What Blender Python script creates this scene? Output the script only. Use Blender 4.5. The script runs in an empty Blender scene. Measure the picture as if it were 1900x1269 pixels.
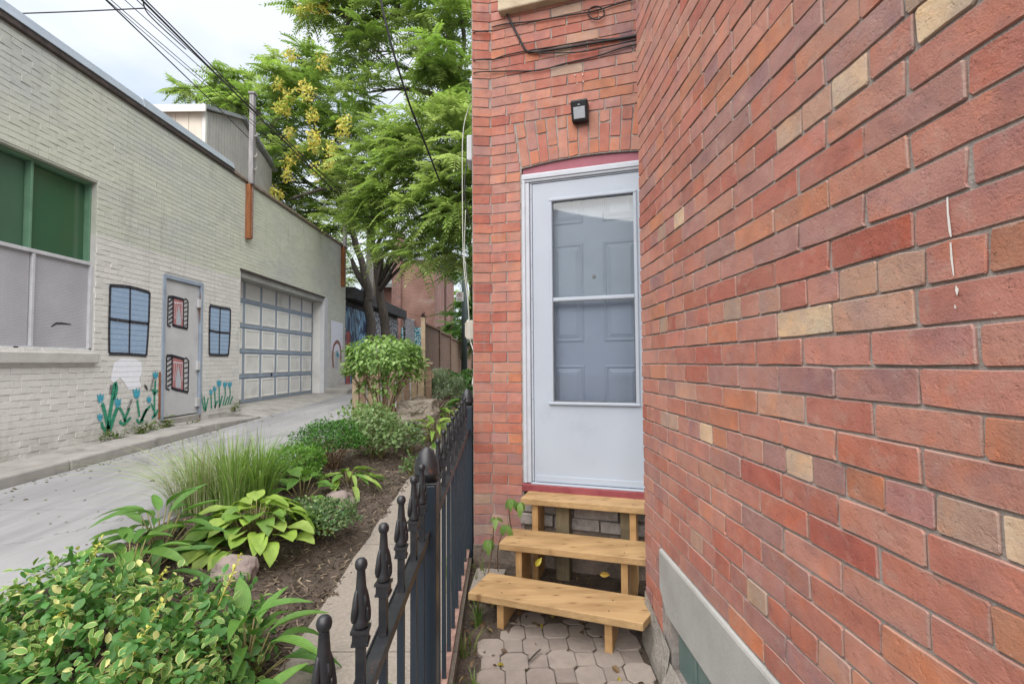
import bpy, math, random
import numpy as np
from mathutils import Matrix, Vector, noise

random.seed(7); RNG = np.random.default_rng(11)
SC = bpy.context.scene
COL = SC.collection
R = math.radians
E = 1.40                                   # eye height

# ------------------------------------------------------------------ camera
cam_d = bpy.data.cameras.new('camera'); cam = bpy.data.objects.new('camera', cam_d); COL.objects.link(cam)
F = 920.0
cam_d.sensor_width = 36; cam_d.lens = F / 1900 * 36
cam_d.clip_start = 0.05; cam_d.clip_end = 800
cam.location = (0, 0, E)
cam.rotation_euler = (R(90) + math.atan(37.5 / F), 0.007, 7 / F)
SC.camera = cam
CR = np.array(cam.rotation_euler.to_matrix())

# ------------------------------------------------------------------ world, sun, exposure
w = bpy.data.worlds.new('World'); SC.world = w; w.use_nodes = True
nt = w.node_tree; nt.nodes.clear()
SUN_EL, SUN_AZ = R(62), R(188)             # azimuth clockwise from +Y
sky = nt.nodes.new('ShaderNodeTexSky'); sky.sky_type = 'NISHITA'; sky.sun_disc = False
sky.sun_elevation = SUN_EL; sky.sun_rotation = SUN_AZ; sky.dust_density = 1.5
tc = nt.nodes.new('ShaderNodeTexCoord')
mp = nt.nodes.new('ShaderNodeMapping'); mp.inputs['Scale'].default_value = (1, 1, 1.9); mp.inputs['Location'].default_value = (0.35, 0.1, 0.3)
n1 = nt.nodes.new('ShaderNodeTexNoise'); n1.inputs['Scale'].default_value = 2.1; n1.inputs['Detail'].default_value = 5; n1.inputs['Roughness'].default_value = .5
r1 = nt.nodes.new('ShaderNodeValToRGB')
r1.color_ramp.elements[0].position = .36; r1.color_ramp.elements[0].color = (1.02, 1.22, 1.58, 1)
r1.color_ramp.elements[1].position = .58; r1.color_ramp.elements[1].color = (1.72, 1.77, 1.84, 1)
mx = nt.nodes.new('ShaderNodeMix'); mx.data_type = 'RGBA'; mx.inputs['Factor'].default_value = .93
bg = nt.nodes.new('ShaderNodeBackground'); bg.inputs['Strength'].default_value = .10
out = nt.nodes.new('ShaderNodeOutputWorld')
L = nt.links.new
L(tc.outputs['Generated'], mp.inputs['Vector']); L(mp.outputs['Vector'], n1.inputs['Vector'])
L(n1.outputs['Fac'], r1.inputs['Fac']); L(sky.outputs['Color'], mx.inputs['A']); L(r1.outputs['Color'], mx.inputs['B'])
L(mx.outputs['Result'], bg.inputs['Color']); L(bg.outputs['Background'], out.inputs['Surface'])

sl = bpy.data.lights.new('sun', 'SUN'); sun = bpy.data.objects.new('sun', sl); COL.objects.link(sun)
sl.energy = 1.5; sl.angle = R(95); sl.color = (1, .965, .91)
sd = Vector((math.sin(SUN_AZ) * math.cos(SUN_EL), math.cos(SUN_AZ) * math.cos(SUN_EL), math.sin(SUN_EL)))
sun.rotation_euler = sd.to_track_quat('Z', 'Y').to_euler(); sun.location = (-6, -6, 12)

vs = SC.view_settings
vs.view_transform = 'Standard'; vs.look = 'None'; vs.exposure = 2.55; vs.gamma = 1.0; vs.use_curve_mapping = False

# ------------------------------------------------------------------ helpers
def ray(px, py):
    return CR @ np.array([(px - 950) / F, -(py - 634.5) / F, -1.0])
def at(px, py, Y):
    d = ray(px, py); k = Y / d[1]
    return (d[0] * k, Y, E + d[2] * k)
def hit(px, py, p0, n):
    d = ray(px, py); o = np.array([0, 0, E]); p0 = np.array(p0, float); n = np.array(n, float)
    k = np.dot(p0 - o, n) / np.dot(d, n); q = o + d * k
    return (q[0], q[1], q[2])
def proj(p):
    q = CR.T @ (np.asarray(p, float) - np.array([0, 0, E]))
    if q[2] > -.05: return None
    return (950 + F * q[0] / -q[2], 634.5 - F * q[1] / -q[2], -q[2])

class MB:
    def __init__(s): s.v = []; s.f = []; s.c = []; s.cc = (1, 1, 1, 1)
    def add(s, vs, fs):
        b = len(s.v); s.v += [tuple(map(float, p)) for p in vs]; s.f += [tuple(i + b for i in f) for f in fs]
        s.c += [s.cc] * len(vs); return s
    def hexa(s, p):
        return s.add(p, [(0, 3, 2, 1), (4, 5, 6, 7), (0, 1, 5, 4), (1, 2, 6, 5), (2, 3, 7, 6), (3, 0, 4, 7)])
    def box(s, x0, x1, y0, y1, z0, z1):
        return s.hexa([(x0, y0, z0), (x1, y0, z0), (x1, y1, z0), (x0, y1, z0), (x0, y0, z1), (x1, y0, z1), (x1, y1, z1), (x0, y1, z1)])
    def fbox(s, fr, a, b, c):
        """box in a frame fr=(origin,u,v,n): ranges a along u, b along v, c along n"""
        o, u, v, n = [np.array(q, float) for q in fr]
        P = lambda i, j, k: tuple(o + u * i + v * j + n * k)
        return s.hexa([P(a[0], b[0], c[0]), P(a[1], b[0], c[0]), P(a[1], b[1], c[0]), P(a[0], b[1], c[0]),
                       P(a[0], b[0], c[1]), P(a[1], b[0], c[1]), P(a[1], b[1], c[1]), P(a[0], b[1], c[1])])
    def prism(s, fr, poly, c0, c1):
        o, u, v, n = [np.array(q, float) for q in fr]; m = len(poly)
        vs = [tuple(o + u * p[0] + v * p[1] + n * c) for c in (c0, c1) for p in poly]
        fs = [tuple(range(m))[::-1], tuple(range(m, 2 * m))] + [(i, (i + 1) % m, m + (i + 1) % m, m + i) for i in range(m)]
        return s.add(vs, fs)
    def tube(s, path, rad, n=8, caps=True):
        P = [Vector(p) for p in path]; m = len(P)
        rad = [rad] * m if not hasattr(rad, '__len__') else rad
        vs = []; prev = None
        for i in range(m):
            t = (P[min(i + 1, m - 1)] - P[max(i - 1, 0)]); t = t.normalized() if t.length > 1e-9 else Vector((0, 0, 1))
            if prev is None:
                a = Vector((1, 0, 0)) if abs(t.x) < .9 else Vector((0, 1, 0)); x = (a - t * a.dot(t)).normalized()
            else: x = (prev - t * prev.dot(t)).normalized()
            prev = x; y = t.cross(x)
            for k in range(n):
                a = 2 * math.pi * k / n; vs.append(P[i] + (x * math.cos(a) + y * math.sin(a)) * rad[i])
        fs = [(i * n + k, i * n + (k + 1) % n, (i + 1) * n + (k + 1) % n, (i + 1) * n + k) for i in range(m - 1) for k in range(n)]
        if caps: fs += [tuple(range(n))[::-1], tuple(range((m - 1) * n, m * n))]
        return s.add(vs, fs)
    def lathe(s, prof, c, n=16, sx=1, sy=1):
        vs = []; m = len(prof)
        for r, z in prof:
            for k in range(n):
                a = 2 * math.pi * k / n + math.pi / n; vs.append((c[0] + r * math.cos(a) * sx, c[1] + r * math.sin(a) * sy, c[2] + z))
        fs = [(i * n + k, i * n + (k + 1) % n, (i + 1) * n + (k + 1) % n, (i + 1) * n + k) for i in range(m - 1) for k in range(n)]
        fs += [tuple(range(n))[::-1], tuple(range((m - 1) * n, m * n))]
        return s.add(vs, fs)
    def strip(s, pts, width, nrm):
        """flat ribbon of a painted stroke lying in the plane with normal nrm"""
        P = [Vector(p) for p in pts]; N = Vector(nrm); m = len(P); vs = []
        wd = width if hasattr(width, '__len__') else [width] * m
        for i in range(m):
            t = (P[min(i + 1, m - 1)] - P[max(i - 1, 0)]).normalized(); sd_ = N.cross(t) * wd[i] * .5
            vs += [P[i] - sd_, P[i] + sd_]
        return s.add(vs, [(2 * i, 2 * i + 2, 2 * i + 3, 2 * i + 1) for i in range(m - 1)])
    def mesh(s, name, mat, smooth=False):
        me = bpy.data.meshes.new(name); me.from_pydata(s.v, [], s.f); me.update()
        if mat: me.materials.append(mat)
        ca = me.color_attributes.new('Col', 'FLOAT_COLOR', 'POINT')
        ca.data.foreach_set('color', np.array(s.c, dtype=np.float32).ravel())
        if smooth: me.polygons.foreach_set('use_smooth', [True] * len(me.polygons))
        return me

def root_off(o):
    while o is not None and o.parent is not None: o = o.parent
    return Vector(o.location) if o is not None else Vector()
def put(name, me, parent=None, M=None):
    o = bpy.data.objects.new(name, me); COL.objects.link(o)
    if parent is not None:
        o.parent = parent
        if parent.parent is None:
            T = Matrix.Translation(-Vector(parent.location))
            o.matrix_basis = T @ M if M is not None else T
        elif M is not None: o.matrix_basis = M
    elif M is not None: o.matrix_basis = M
    return o
def bevel(o, wdt, seg=2):
    b = o.modifiers.new('bevel', 'BEVEL'); b.width = wdt; b.segments = seg; b.limit_method = 'ANGLE'; b.angle_limit = R(40); return o
def part(name, mb, mat, parent, bv=0, smooth=False, kind=None, label=None):
    o = put(name, mb.mesh(name, mat, smooth), parent)
    if bv: bevel(o, bv)
    if kind: o['kind'] = kind
    if label: o['label'] = label
    return o
def root(name, label=None, cat=None, loc=(0, 0, 0), group=None, kind=None):
    o = bpy.data.objects.new(name, None); COL.objects.link(o); o.location = loc; o.empty_display_size = .1
    tag(o, label, cat, group, kind); return o
def tag(o, label=None, cat=None, group=None, kind=None):
    if label: o['label'] = label
    if cat: o['category'] = cat
    if group: o['group'] = group
    if kind: o['kind'] = kind
    return o
def single(name, mb, mat, label, cat, bv=0, smooth=False, group=None):
    """a thing that is one mesh; its origin goes to its base"""
    v = np.array(mb.v); c = np.array([v[:, 0].mean(), v[:, 1].mean(), v[:, 2].min()])
    mb.v = [tuple(p) for p in (v - c)]
    o = put(name, mb.mesh(name, mat, smooth)); o.location = c
    if bv: bevel(o, bv)
    return tag(o, label, cat, group)
def struct(name, mb, mat, smooth=False, parent=None, bv=0):
    o = put(name, mb.mesh(name, mat, smooth), parent)
    if parent is None: o['kind'] = 'structure'
    if bv: bevel(o, bv)
    return o

# mass of many copies of small meshes as one mesh
def mass(name, mat, variants, items, parent, smooth=True, kind='stuff'):
    """variants: list of MB; items: list of (variant, 4x4 np matrix, tint rgb)"""
    Vs, Cs, Ls, St = [], [], [], []; vo = 0; lo = 0
    for k, mb in enumerate(variants):
        sel = [i for i in items if i[0] == k]
        if not sel: continue
        v = np.array(mb.v); c = np.array(mb.c)
        M = np.array([i[1] for i in sel]); T = np.ones((len(sel), 4)); T[:, :3] = [i[2] for i in sel]
        W = np.einsum('mij,nj->mni', M[:, :3, :3], v) + M[:, None, :3, 3]
        Vs.append(W.reshape(-1, 3)); Cs.append((c[None] * T[:, None]).reshape(-1, 4))
        loops = np.concatenate([np.array(f) for f in mb.f]); tot = np.array([len(f) for f in mb.f]); st = np.concatenate([[0], np.cumsum(tot)[:-1]])
        m = len(sel); n = len(v)
        Ls.append((loops[None] + (np.arange(m) * n)[:, None] + vo).ravel())
        St.append((st[None] + (np.arange(m) * len(loops))[:, None] + lo).ravel())
        vo += m * n; lo += m * len(loops)
    if not Vs: return None
    V = np.concatenate(Vs).astype(np.float32); C = np.concatenate(Cs).astype(np.float32); Lp = np.concatenate(Ls).astype(np.int32); S = np.concatenate(St).astype(np.int32)
    me = bpy.data.meshes.new(name)
    me.vertices.add(len(V)); me.vertices.foreach_set('co', V.ravel())
    me.loops.add(len(Lp)); me.loops.foreach_set('vertex_index', Lp)
    me.polygons.add(len(S)); me.polygons.foreach_set('loop_start', S)
    me.update(calc_edges=True)
    me.polygons.foreach_set('use_smooth', np.full(len(S), smooth))
    ca = me.color_attributes.new('Col', 'FLOAT_COLOR', 'POINT'); ca.data.foreach_set('color', C.ravel())
    me.materials.append(mat)
    o = put(name, me, parent)
    if kind: o['kind'] = kind
    return o
def scatter(pname, sname, mat, variants, items, parent, top=300, smooth=True, rank=None, mat2=None):
    """the `top` largest in view become single parts sharing meshes, the rest one part of kind stuff"""
    sc = []
    for i, it in enumerate(items):
        q = proj(it[1][:3, 3])
        if q is None or not (-60 < q[0] < 1960 and -60 < q[1] < 1330): sc.append((0, i)); continue
        s = rank(it) if rank else 1.0
        sc.append((s / q[2] ** 2, i))
    sc.sort(reverse=True)
    pick = [i for s_, i in sc[:top] if s_ > 0]; ps = set(pick)
    mes = [mb.mesh(pname, mat, smooth) for mb in variants]
    for i in pick:
        k, M, t = items[i]
        o = put(pname, mes[k], parent, Matrix(M.tolist())); o.color = (t[0], t[1], t[2], 1)
    rest = [it for i, it in enumerate(items) if i not in ps]
    if rest: mass(sname, mat2 or mat, variants, rest, parent, smooth)
def frame(p, d, up, s=1.0, sx=None):
    d = np.array(d, float); d /= np.linalg.norm(d) + 1e-9; up = np.array(up, float)
    z = up - d * up.dot(d); nz = np.linalg.norm(z)
    if nz < 1e-5: z = np.array([1., 0, 0]) - d * d[0]; nz = np.linalg.norm(z)
    z /= nz; x = np.cross(d, z); M = np.eye(4)
    M[:3, 0] = x * (sx or s); M[:3, 1] = d * s; M[:3, 2] = z * s; M[:3, 3] = p
    return M
def rv(): 
    v = RNG.normal(size=3); return v / np.linalg.norm(v)

# ------------------------------------------------------------------ materials
MATS = {}
def nodes_of(name):
    m = bpy.data.materials.new(name); m.use_nodes = True; n = m.node_tree; n.nodes.clear()
    o = n.nodes.new('ShaderNodeOutputMaterial'); b = n.nodes.new('ShaderNodeBsdfPrincipled')
    n.links.new(b.outputs[0], o.inputs[0]); return m, n, b, o
def nd(n, t, **kw):
    x = n.nodes.new(t)
    for k, v in kw.items():
        if k in ('data_type', 'operation', 'blend_type', 'feature', 'attribute_name', 'noise_dimensions', 'bands_direction', 'wave_type', 'distance'): setattr(x, k, v)
        else: x.inputs[k.replace('_', ' ')].default_value = v
    return x
def ramp(n, src, p0, p1, c0=(0, 0, 0, 1), c1=(1, 1, 1, 1)):
    r = n.nodes.new('ShaderNodeValToRGB'); e = r.color_ramp.elements
    e[0].position = p0; e[1].position = p1; e[0].color = c0; e[1].color = c1
    n.links.new(src, r.inputs[0]); return r.outputs[0]
def mix(n, a, b, fac, blend='MIX'):
    x = n.nodes.new('ShaderNodeMix'); x.data_type = 'RGBA'; x.blend_type = blend
    for s, i in ((a, 'A'), (b, 'B')):
        if isinstance(s, (tuple, list)): x.inputs[i].default_value = tuple(s) + ((1,) if len(s) == 3 else ())
        else: n.links.new(s, x.inputs[i])
    if isinstance(fac, (int, float)): x.inputs['Factor'].default_value = fac
    else: n.links.new(fac, x.inputs['Factor'])
    return x.outputs['Result']
def math_(n, op, a, b=None):
    x = n.nodes.new('ShaderNodeMath'); x.operation = op
    for i, s in enumerate((a, b)):
        if s is None: continue
        if isinstance(s, (int, float)): x.inputs[i].default_value = s
        else: n.links.new(s, x.inputs[i])
    return x.outputs[0]
def coord(n, kind='Object', scale=(1, 1, 1), rot=(0, 0, 0), offs=None):
    if kind == 'Position': src = n.nodes.new('ShaderNodeNewGeometry').outputs['Position']
    else: src = n.nodes.new('ShaderNodeTexCoord').outputs[kind]
    m = n.nodes.new('ShaderNodeMapping'); m.inputs['Scale'].default_value = scale; m.inputs['Rotation'].default_value = rot
    n.links.new(src, m.inputs['Vector'])
    if offs is not None: n.links.new(offs, m.inputs['Location'])
    return m.outputs[0]
def tex(n, vec, scale, detail=3, rough=.5, dist=0):
    t = nd(n, 'ShaderNodeTexNoise', Scale=scale, Detail=detail, Roughness=rough, Distortion=dist)
    n.links.new(vec, t.inputs['Vector']); return t.outputs['Fac']
def bump(n, b, h, strength=.3, dist=.01, prev=None):
    x = n.nodes.new('ShaderNodeBump'); x.inputs['Strength'].default_value = strength; x.inputs['Distance'].default_value = dist
    n.links.new(h, x.inputs['Height'])
    if prev is not None: n.links.new(prev, x.inputs['Normal'])
    n.links.new(x.outputs[0], b.inputs['Normal']); return x.outputs[0]
def pmat(name, c1, c2=None, scale=6, rough=.7, bs=40, bst=.2, bd=.004, metal=0, stretch=(1, 1, 1), rot=(0, 0, 0), spec=.3, p0=.35, p1=.65, dirt=None, dscale=2, kind='Object'):
    """general surface: two colours through noise, a fine relief, and optionally stains of a third colour"""
    m, n, b, o = nodes_of(name); c2 = c2 or tuple(x * .8 for x in c1)
    v = coord(n, kind, stretch, rot)
    col = mix(n, c1, c2, ramp(n, tex(n, v, scale, 5, .6), p0, p1))
    if dirt: col = mix(n, col, dirt, ramp(n, tex(n, coord(n, kind), dscale, 6, .65), .55, .72))
    n.links.new(col, b.inputs['Base Color'])
    b.inputs['Roughness'].default_value = rough; b.inputs['Metallic'].default_value = metal; b.inputs['Specular IOR Level'].default_value = spec
    if bst: bump(n, b, tex(n, v, bs, 4, .6), bst, bd)
    MATS[name] = m; return m

def brick_mat(name, single_brick):
    m, n, b, o = nodes_of(name)
    a = nd(n, 'ShaderNodeAttribute', attribute_name='Col'); oi = n.nodes.new('ShaderNodeObjectInfo')
    base = mix(n, a.outputs['Color'], oi.outputs['Color'], 1.0, 'MULTIPLY')
    off = n.nodes.new('ShaderNodeCombineXYZ')
    for i in range(3): n.links.new(math_(n, 'MULTIPLY', oi.outputs['Random'], 37.0 + 11 * i), off.inputs[i])
    v = coord(n, 'Object', offs=off.outputs[0])
    vs_ = coord(n, 'Object', (22, 22, 2.5), offs=off.outputs[0])
    base = mix(n, base, mix(n, base, (.70, .80, .98), 1, 'MULTIPLY'), math_(n, 'MULTIPLY', ramp(n, tex(n, v, 6, 4, .6), .50, .68), .75))      # plum flashing from the kiln
    base = mix(n, base, mix(n, base, (1.16, .98, .80), 1, 'MULTIPLY'), ramp(n, tex(n, coord(n, 'Object', (1.3, 1.3, 1), (.4, .2, .9), offs=off.outputs[0]), 8, 4, .6), .52, .70))
    blot = ramp(n, tex(n, v, 14, 4, .6), .3, .7)
    base = mix(n, base, mix(n, base, (.78, .72, .72), 1, 'MULTIPLY'), blot)
    base = mix(n, base, (.40, .30, .25), math_(n, 'MULTIPLY', ramp(n, tex(n, vs_, 1.0, 3, .5), .58, .80), .45))   # pale run marks on the brick faces
    speck = ramp(n, tex(n, v, 150, 3, .65), .64, .70)
    base = mix(n, base, (.06, .04, .035), math_(n, 'MULTIPLY', speck, .6))
    pale = ramp(n, tex(n, v, 70, 3, .7), .70, .76)
    base = mix(n, base, (.6, .5, .43), math_(n, 'MULTIPLY', pale, .5))
    wp = coord(n, 'Position')
    gs = n.nodes.new('ShaderNodeSeparateXYZ'); n.links.new(n.nodes.new('ShaderNodeTexCoord').outputs['Generated'], gs.inputs[0])
    edge = lambda s: math_(n, 'MINIMUM', s, math_(n, 'SUBTRACT', 1.0, s))
    ed = math_(n, 'MINIMUM', math_(n, 'MULTIPLY', edge(gs.outputs[0]), 3.2), edge(gs.outputs[1]))
    smear = ramp(n, math_(n, 'SUBTRACT', math_(n, 'MULTIPLY', tex(n, v, 30, 6, .75), .20), ed), .03, .07)
    if single_brick: base = mix(n, base, (.33, .27, .235), math_(n, 'MULTIPLY', smear, .5))                                            # mortar smeared over the brick edges
    base = mix(n, base, (.46, .27, .215), math_(n, 'MULTIPLY', ramp(n, tex(n, wp, 1.7, 5, .65), .40, .75), .42))       # pale bloom spreading over several courses
    base = mix(n, base, (.17, .095, .08), math_(n, 'MULTIPLY', ramp(n, tex(n, coord(n, 'Position', (1, 1.2, 2.2)), 2.3, 6, .7), .58, .78), .30))   # old soot
    n.links.new(base, b.inputs['Base Color']); b.inputs['Roughness'].default_value = .82; b.inputs['Specular IOR Level'].default_value = .25
    p = bump(n, b, tex(n, v, 11, 5, .6), .55, .009)
    p = bump(n, b, ramp(n, tex(n, v, 38, 5, .7), .30, .45), .35, .006, p)
    bump(n, b, tex(n, v, 210, 4, .7), .5, .0035, p)
    return m
M_BRICK = brick_mat('brick', True); M_BRICKS = brick_mat('brickwork', False)
M_MORTAR = pmat('mortar', (.37, .325, .295), (.26, .23, .21), 30, .95, 160, .6, .006, dirt=(.12, .11, .11), dscale=5)
M_CONC = pmat('concrete', (.285, .25, .215), (.20, .175, .15), 60, .92, 110, .8, .006, dirt=(.20, .175, .15), dscale=5, p0=.3, p1=.7)
M_WHITE = pmat('white_paint', (.40, .44, .50), (.375, .41, .47), 2, .38, 30, .03, .002, dirt=(.33, .37, .43), dscale=2.5)
M_WHITE2 = pmat('white_trim', (.48, .505, .555), (.42, .44, .485), 8, .42, 60, .08, .002)
M_PINK = pmat('raspberry_paint', (.33, .10, .13), (.28, .085, .11), 12, .5, 70, .15, .003)
M_BLACK = pmat('black_plastic', (.012, .012, .014), (.02, .02, .022), 20, .38, 80, .05, .002)
M_RUBBER = pmat('black_cable', (.018, .017, .018), (.03, .028, .028), 15, .6, 80, .1, .002)
M_WCABLE = pmat('white_cable', (.62, .61, .57), (.5, .49, .45), 9, .5, 60, .1, .002)
M_STONE = pmat('limestone', (.50, .42, .30), (.38, .31, .22), 9, .9, 60, .5, .006)

def iron_mat():
    m, n, b, o = nodes_of('painted_iron')
    v = coord(n); base = mix(n, (.012, .014, .018), (.028, .028, .03), ramp(n, tex(n, v, 30, 4, .6), .4, .7))
    rust = ramp(n, tex(n, v, 12, 6, .7), .60, .70)
    base = mix(n, base, (.19, .075, .035), math_(n, 'MULTIPLY', rust, .75))
    n.links.new(base, b.inputs['Base Color']); b.inputs['Roughness'].default_value = .42; b.inputs['Specular IOR Level'].default_value = .5
    bump(n, b, tex(n, v, 90, 3, .6), .15, .002); return m
M_IRON = iron_mat()
M_POST = pmat('navy_post_paint', (.014, .024, .036), (.020, .029, .041), 5, .40, 70, .08, .002, spec=.45)
M_RUST = pmat('rusty_rail', (.30, .19, .155), (.15, .09, .075), 25, .8, 120, .3, .002)

def wood(name, c1, c2, rot=0, knots=True, scale=1.0, stretch=(1.2, 26, 26), rough=.6, kc=(.16, .075, .03)):
    m, n, b, o = nodes_of(name)
    v = coord(n, 'Object', stretch, (0, 0, rot)); vv = coord(n, 'Object', (1.6, 5, 5), (0, 0, rot))
    g = tex(n, v, 2.6 * scale, 5, .65, 1.6); big = tex(n, vv, 2.5 * scale, 3, .5)
    base = mix(n, c1, c2, ramp(n, g, .35, .72)); base = mix(n, base, tuple(x * .78 for x in c2), ramp(n, big, .45, .75))
    if knots:
        vo = nd(n, 'ShaderNodeTexVoronoi', Scale=3.2); vo.voronoi_dimensions = '2D'; n.links.new(coord(n, 'Object', (1.5, 3.4, 2.2), (0, 0, rot)), vo.inputs['Vector'])
        base = mix(n, base, kc, ramp(n, vo.outputs['Distance'], .05, .095, (1, 1, 1, 1), (0, 0, 0, 1)))
        base = mix(n, base, tuple(x * .8 for x in c2), math_(n, 'MULTIPLY', ramp(n, vo.outputs['Distance'], .08, .2, (1, 1, 1, 1), (0, 0, 0, 1)), .5))
    n.links.new(base, b.inputs['Base Color']); b.inputs['Roughness'].default_value = rough; b.inputs['Specular IOR Level'].default_value = .3
    bump(n, b, g, .25, .002); return m
M_TREAD = wood('fresh_cedar', (.45, .30, .15), (.345, .21, .095), R(17.5), True)
M_OLDWOOD = wood('grey_post_wood', (.20, .16, .10), (.13, .105, .06), 0, False, 1, (26, 26, 1.2))
M_FENCEW = wood('weathered_fence_wood', (.30, .205, .145), (.20, .13, .09), 0, False, 1, (26, 26, 1.2), .85)
M_FENCEL = wood('pale_fence_wood', (.44, .34, .23), (.33, .245, .165), 0, False, 1, (26, 26, 1.2), .8)

def leaf_mat(name, trans=.35, rough=.45, veins=0):
    m, n, b, o = nodes_of(name)
    a = nd(n, 'ShaderNodeAttribute', attribute_name='Col'); oi = n.nodes.new('ShaderNodeObjectInfo')
    base = mix(n, a.outputs['Color'], oi.outputs['Color'], 1.0, 'MULTIPLY')
    v = coord(n, 'Object'); base = mix(n, base, mix(n, base, (.7, .75, .6), 1, 'MULTIPLY'), ramp(n, tex(n, v, 18, 3, .6), .35, .7))
    n.links.new(base, b.inputs['Base Color']); b.inputs['Roughness'].default_value = rough; b.inputs['Specular IOR Level'].default_value = .35
    if veins:
        wv = nd(n, 'ShaderNodeTexWave', Scale=veins, Distortion=.6); wv.bands_direction = 'X'
        n.links.new(v, wv.inputs['Vector']); bump(n, b, wv.outputs['Fac'], .35, .004)
    t = n.nodes.new('ShaderNodeBsdfTranslucent'); n.links.new(mix(n, base, (1.05, 1.08, .7), 1, 'MULTIPLY'), t.inputs['Color'])
    s = n.nodes.new('ShaderNodeMixShader'); s.inputs[0].default_value = trans
    n.links.new(b.outputs[0], s.inputs[1]); n.links.new(t.outputs[0], s.inputs[2]); n.links.new(s.outputs[0], o.inputs[0]); return m
M_LEAF = leaf_mat('leaf'); M_HOSTA = leaf_mat('hosta_leaf', .3, .42, 45); M_TREELEAF = leaf_mat('tree_leaf', .5, .5)
M_BARK = pmat('bark', (.105, .088, .072), (.05, .042, .036), 14, .95, 30, .9, .02, stretch=(3, 3, .5))
M_BARKG = pmat('grey_bark', (.13, .115, .10), (.07, .06, .052), 12, .95, 26, .9, .02, stretch=(3, 3, .5))
M_STEM = pmat('green_stem', (.16, .17, .06), (.22, .17, .08), 20, .7, 60, .2, .002)
M_TWIG = pmat('brown_twig', (.22, .14, .085), (.14, .09, .055), 20, .8, 60, .3, .002)

def glass_mat(name, tint, refl=1.0):
    m, n, b, o = nodes_of(name); n.nodes.remove(b)
    t = n.nodes.new('ShaderNodeBsdfTransparent'); t.inputs[0].default_value = tuple(tint) + (1,)
    g = n.nodes.new('ShaderNodeBsdfGlossy'); g.inputs['Roughness'].default_value = .02
    fr = n.nodes.new('ShaderNodeFresnel'); fr.inputs[0].default_value = 1.5
    s = n.nodes.new('ShaderNodeMixShader'); n.links.new(math_(n, 'MULTIPLY', fr.outputs[0], refl), s.inputs[0])
    n.links.new(t.outputs[0], s.inputs[1]); n.links.new(g.outputs[0], s.inputs[2]); n.links.new(s.outputs[0], o.inputs[0]); return m
M_GLASS = glass_mat('clear_glass', (.95, .97, .98), 1.0); M_GLASSD = glass_mat('screened_glass', (.90, .92, .95), .8)
# ================================================================== BRICK HOUSE
PITCH = .0687
PAL = {'red': (.395, .16, .118), 'salmon': (.43, .215, .162), 'pink': (.41, .195, .155), 'mauve': (.36, .195, .17), 'purple': (.31, .18, .17),
       'orange': (.45, .195, .115), 'dark': (.35, .115, .085), 'tan': (.43, .27, .20), 'cream': (.58, .46, .31), 'grey': (.39, .29, .225)}
WTS = [('red', 24), ('salmon', 20), ('pink', 24), ('mauve', 7), ('purple', 1), ('orange', 4), ('dark', 5), ('tan', 1), ('grey', 0)]
WN = [a for a, b in WTS for _ in range(b)]
def tint(name, j=.08):
    c = np.array(PAL[name]) * np.array([1.06, 1.0, .98]) * (1 + RNG.uniform(-j, j)) * (1 + RNG.uniform(-.03, .03, 3)); return tuple(c)

def brick_variants(Lb, Hb, D=.03, n=6, jit=.0016, r=.0045):
    out = []
    for k in range(n):
        mb = MB(); a, h = Lb / 2, Hb / 2; c = r
        o = [(-a + c, -h), (0, -h), (a - c, -h), (a, -h + c), (a, h - c), (a - c, h), (0, h), (-a + c, h), (-a, h - c), (-a, -h + c)]
        o = [(x + RNG.uniform(-jit, jit), y + RNG.uniform(-jit, jit) * .8) for x, y in o]
        if k % 3 == 0: i = RNG.integers(0, 10); o[i] = (o[i][0] * .95, o[i][1] * .86)
        inn = [(x * (1 - .0016 / a), y * (1 - .0016 / h)) for x, y in o]
        vs = [(x, y, 0) for x, y in inn] + [(x, y, -.0026) for x, y in o] + [(x, y, -D) for x, y in o]
        fs = [tuple(range(10))]
        for q in (0, 10): fs += [(q + i, q + 10 + i, q + 10 + (i + 1) % 10, q + (i + 1) % 10) for i in range(10)]
        mb.add(vs, fs); out.append(mb)
    return out
NV = 6
BV = brick_variants(.2085, .0634, jit=.0026) + brick_variants(.0995, .0634, jit=.0024) + brick_variants(.062, .2) + brick_variants(.062, .095)   # stretchers, headers, arch long, arch short
def fr_mat(p, u, v, n):
    M = np.eye(4); M[:3, 0] = u; M[:3, 1] = v; M[:3, 2] = n; M[:3, 3] = p; return M
def wall_item(fr, s, z, kind, colname, sx=1.0, proud=0, tilt=.010, rotz=0):
    o, u, v, n = [np.array(q, float) for q in fr]
    if rotz: u, v = u * math.cos(rotz) + v * math.sin(rotz), v * math.cos(rotz) - u * math.sin(rotz)
    n2 = n + u * RNG.uniform(-tilt, tilt) + v * RNG.uniform(-tilt, tilt); n2 /= np.linalg.norm(n2)
    M = fr_mat(np.array(fr[0], float) + np.array(fr[1], float) * s + np.array(fr[2], float) * z + n2 * (proud + RNG.uniform(-.0015, .0015)), u * sx, v, n2)
    return (kind * NV + int(RNG.integers(0, NV)), M, tint(colname))

house = root('brick_house', 'red brick house with a white door up three wooden steps', 'house', (.3, 3.4, 0))
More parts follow.
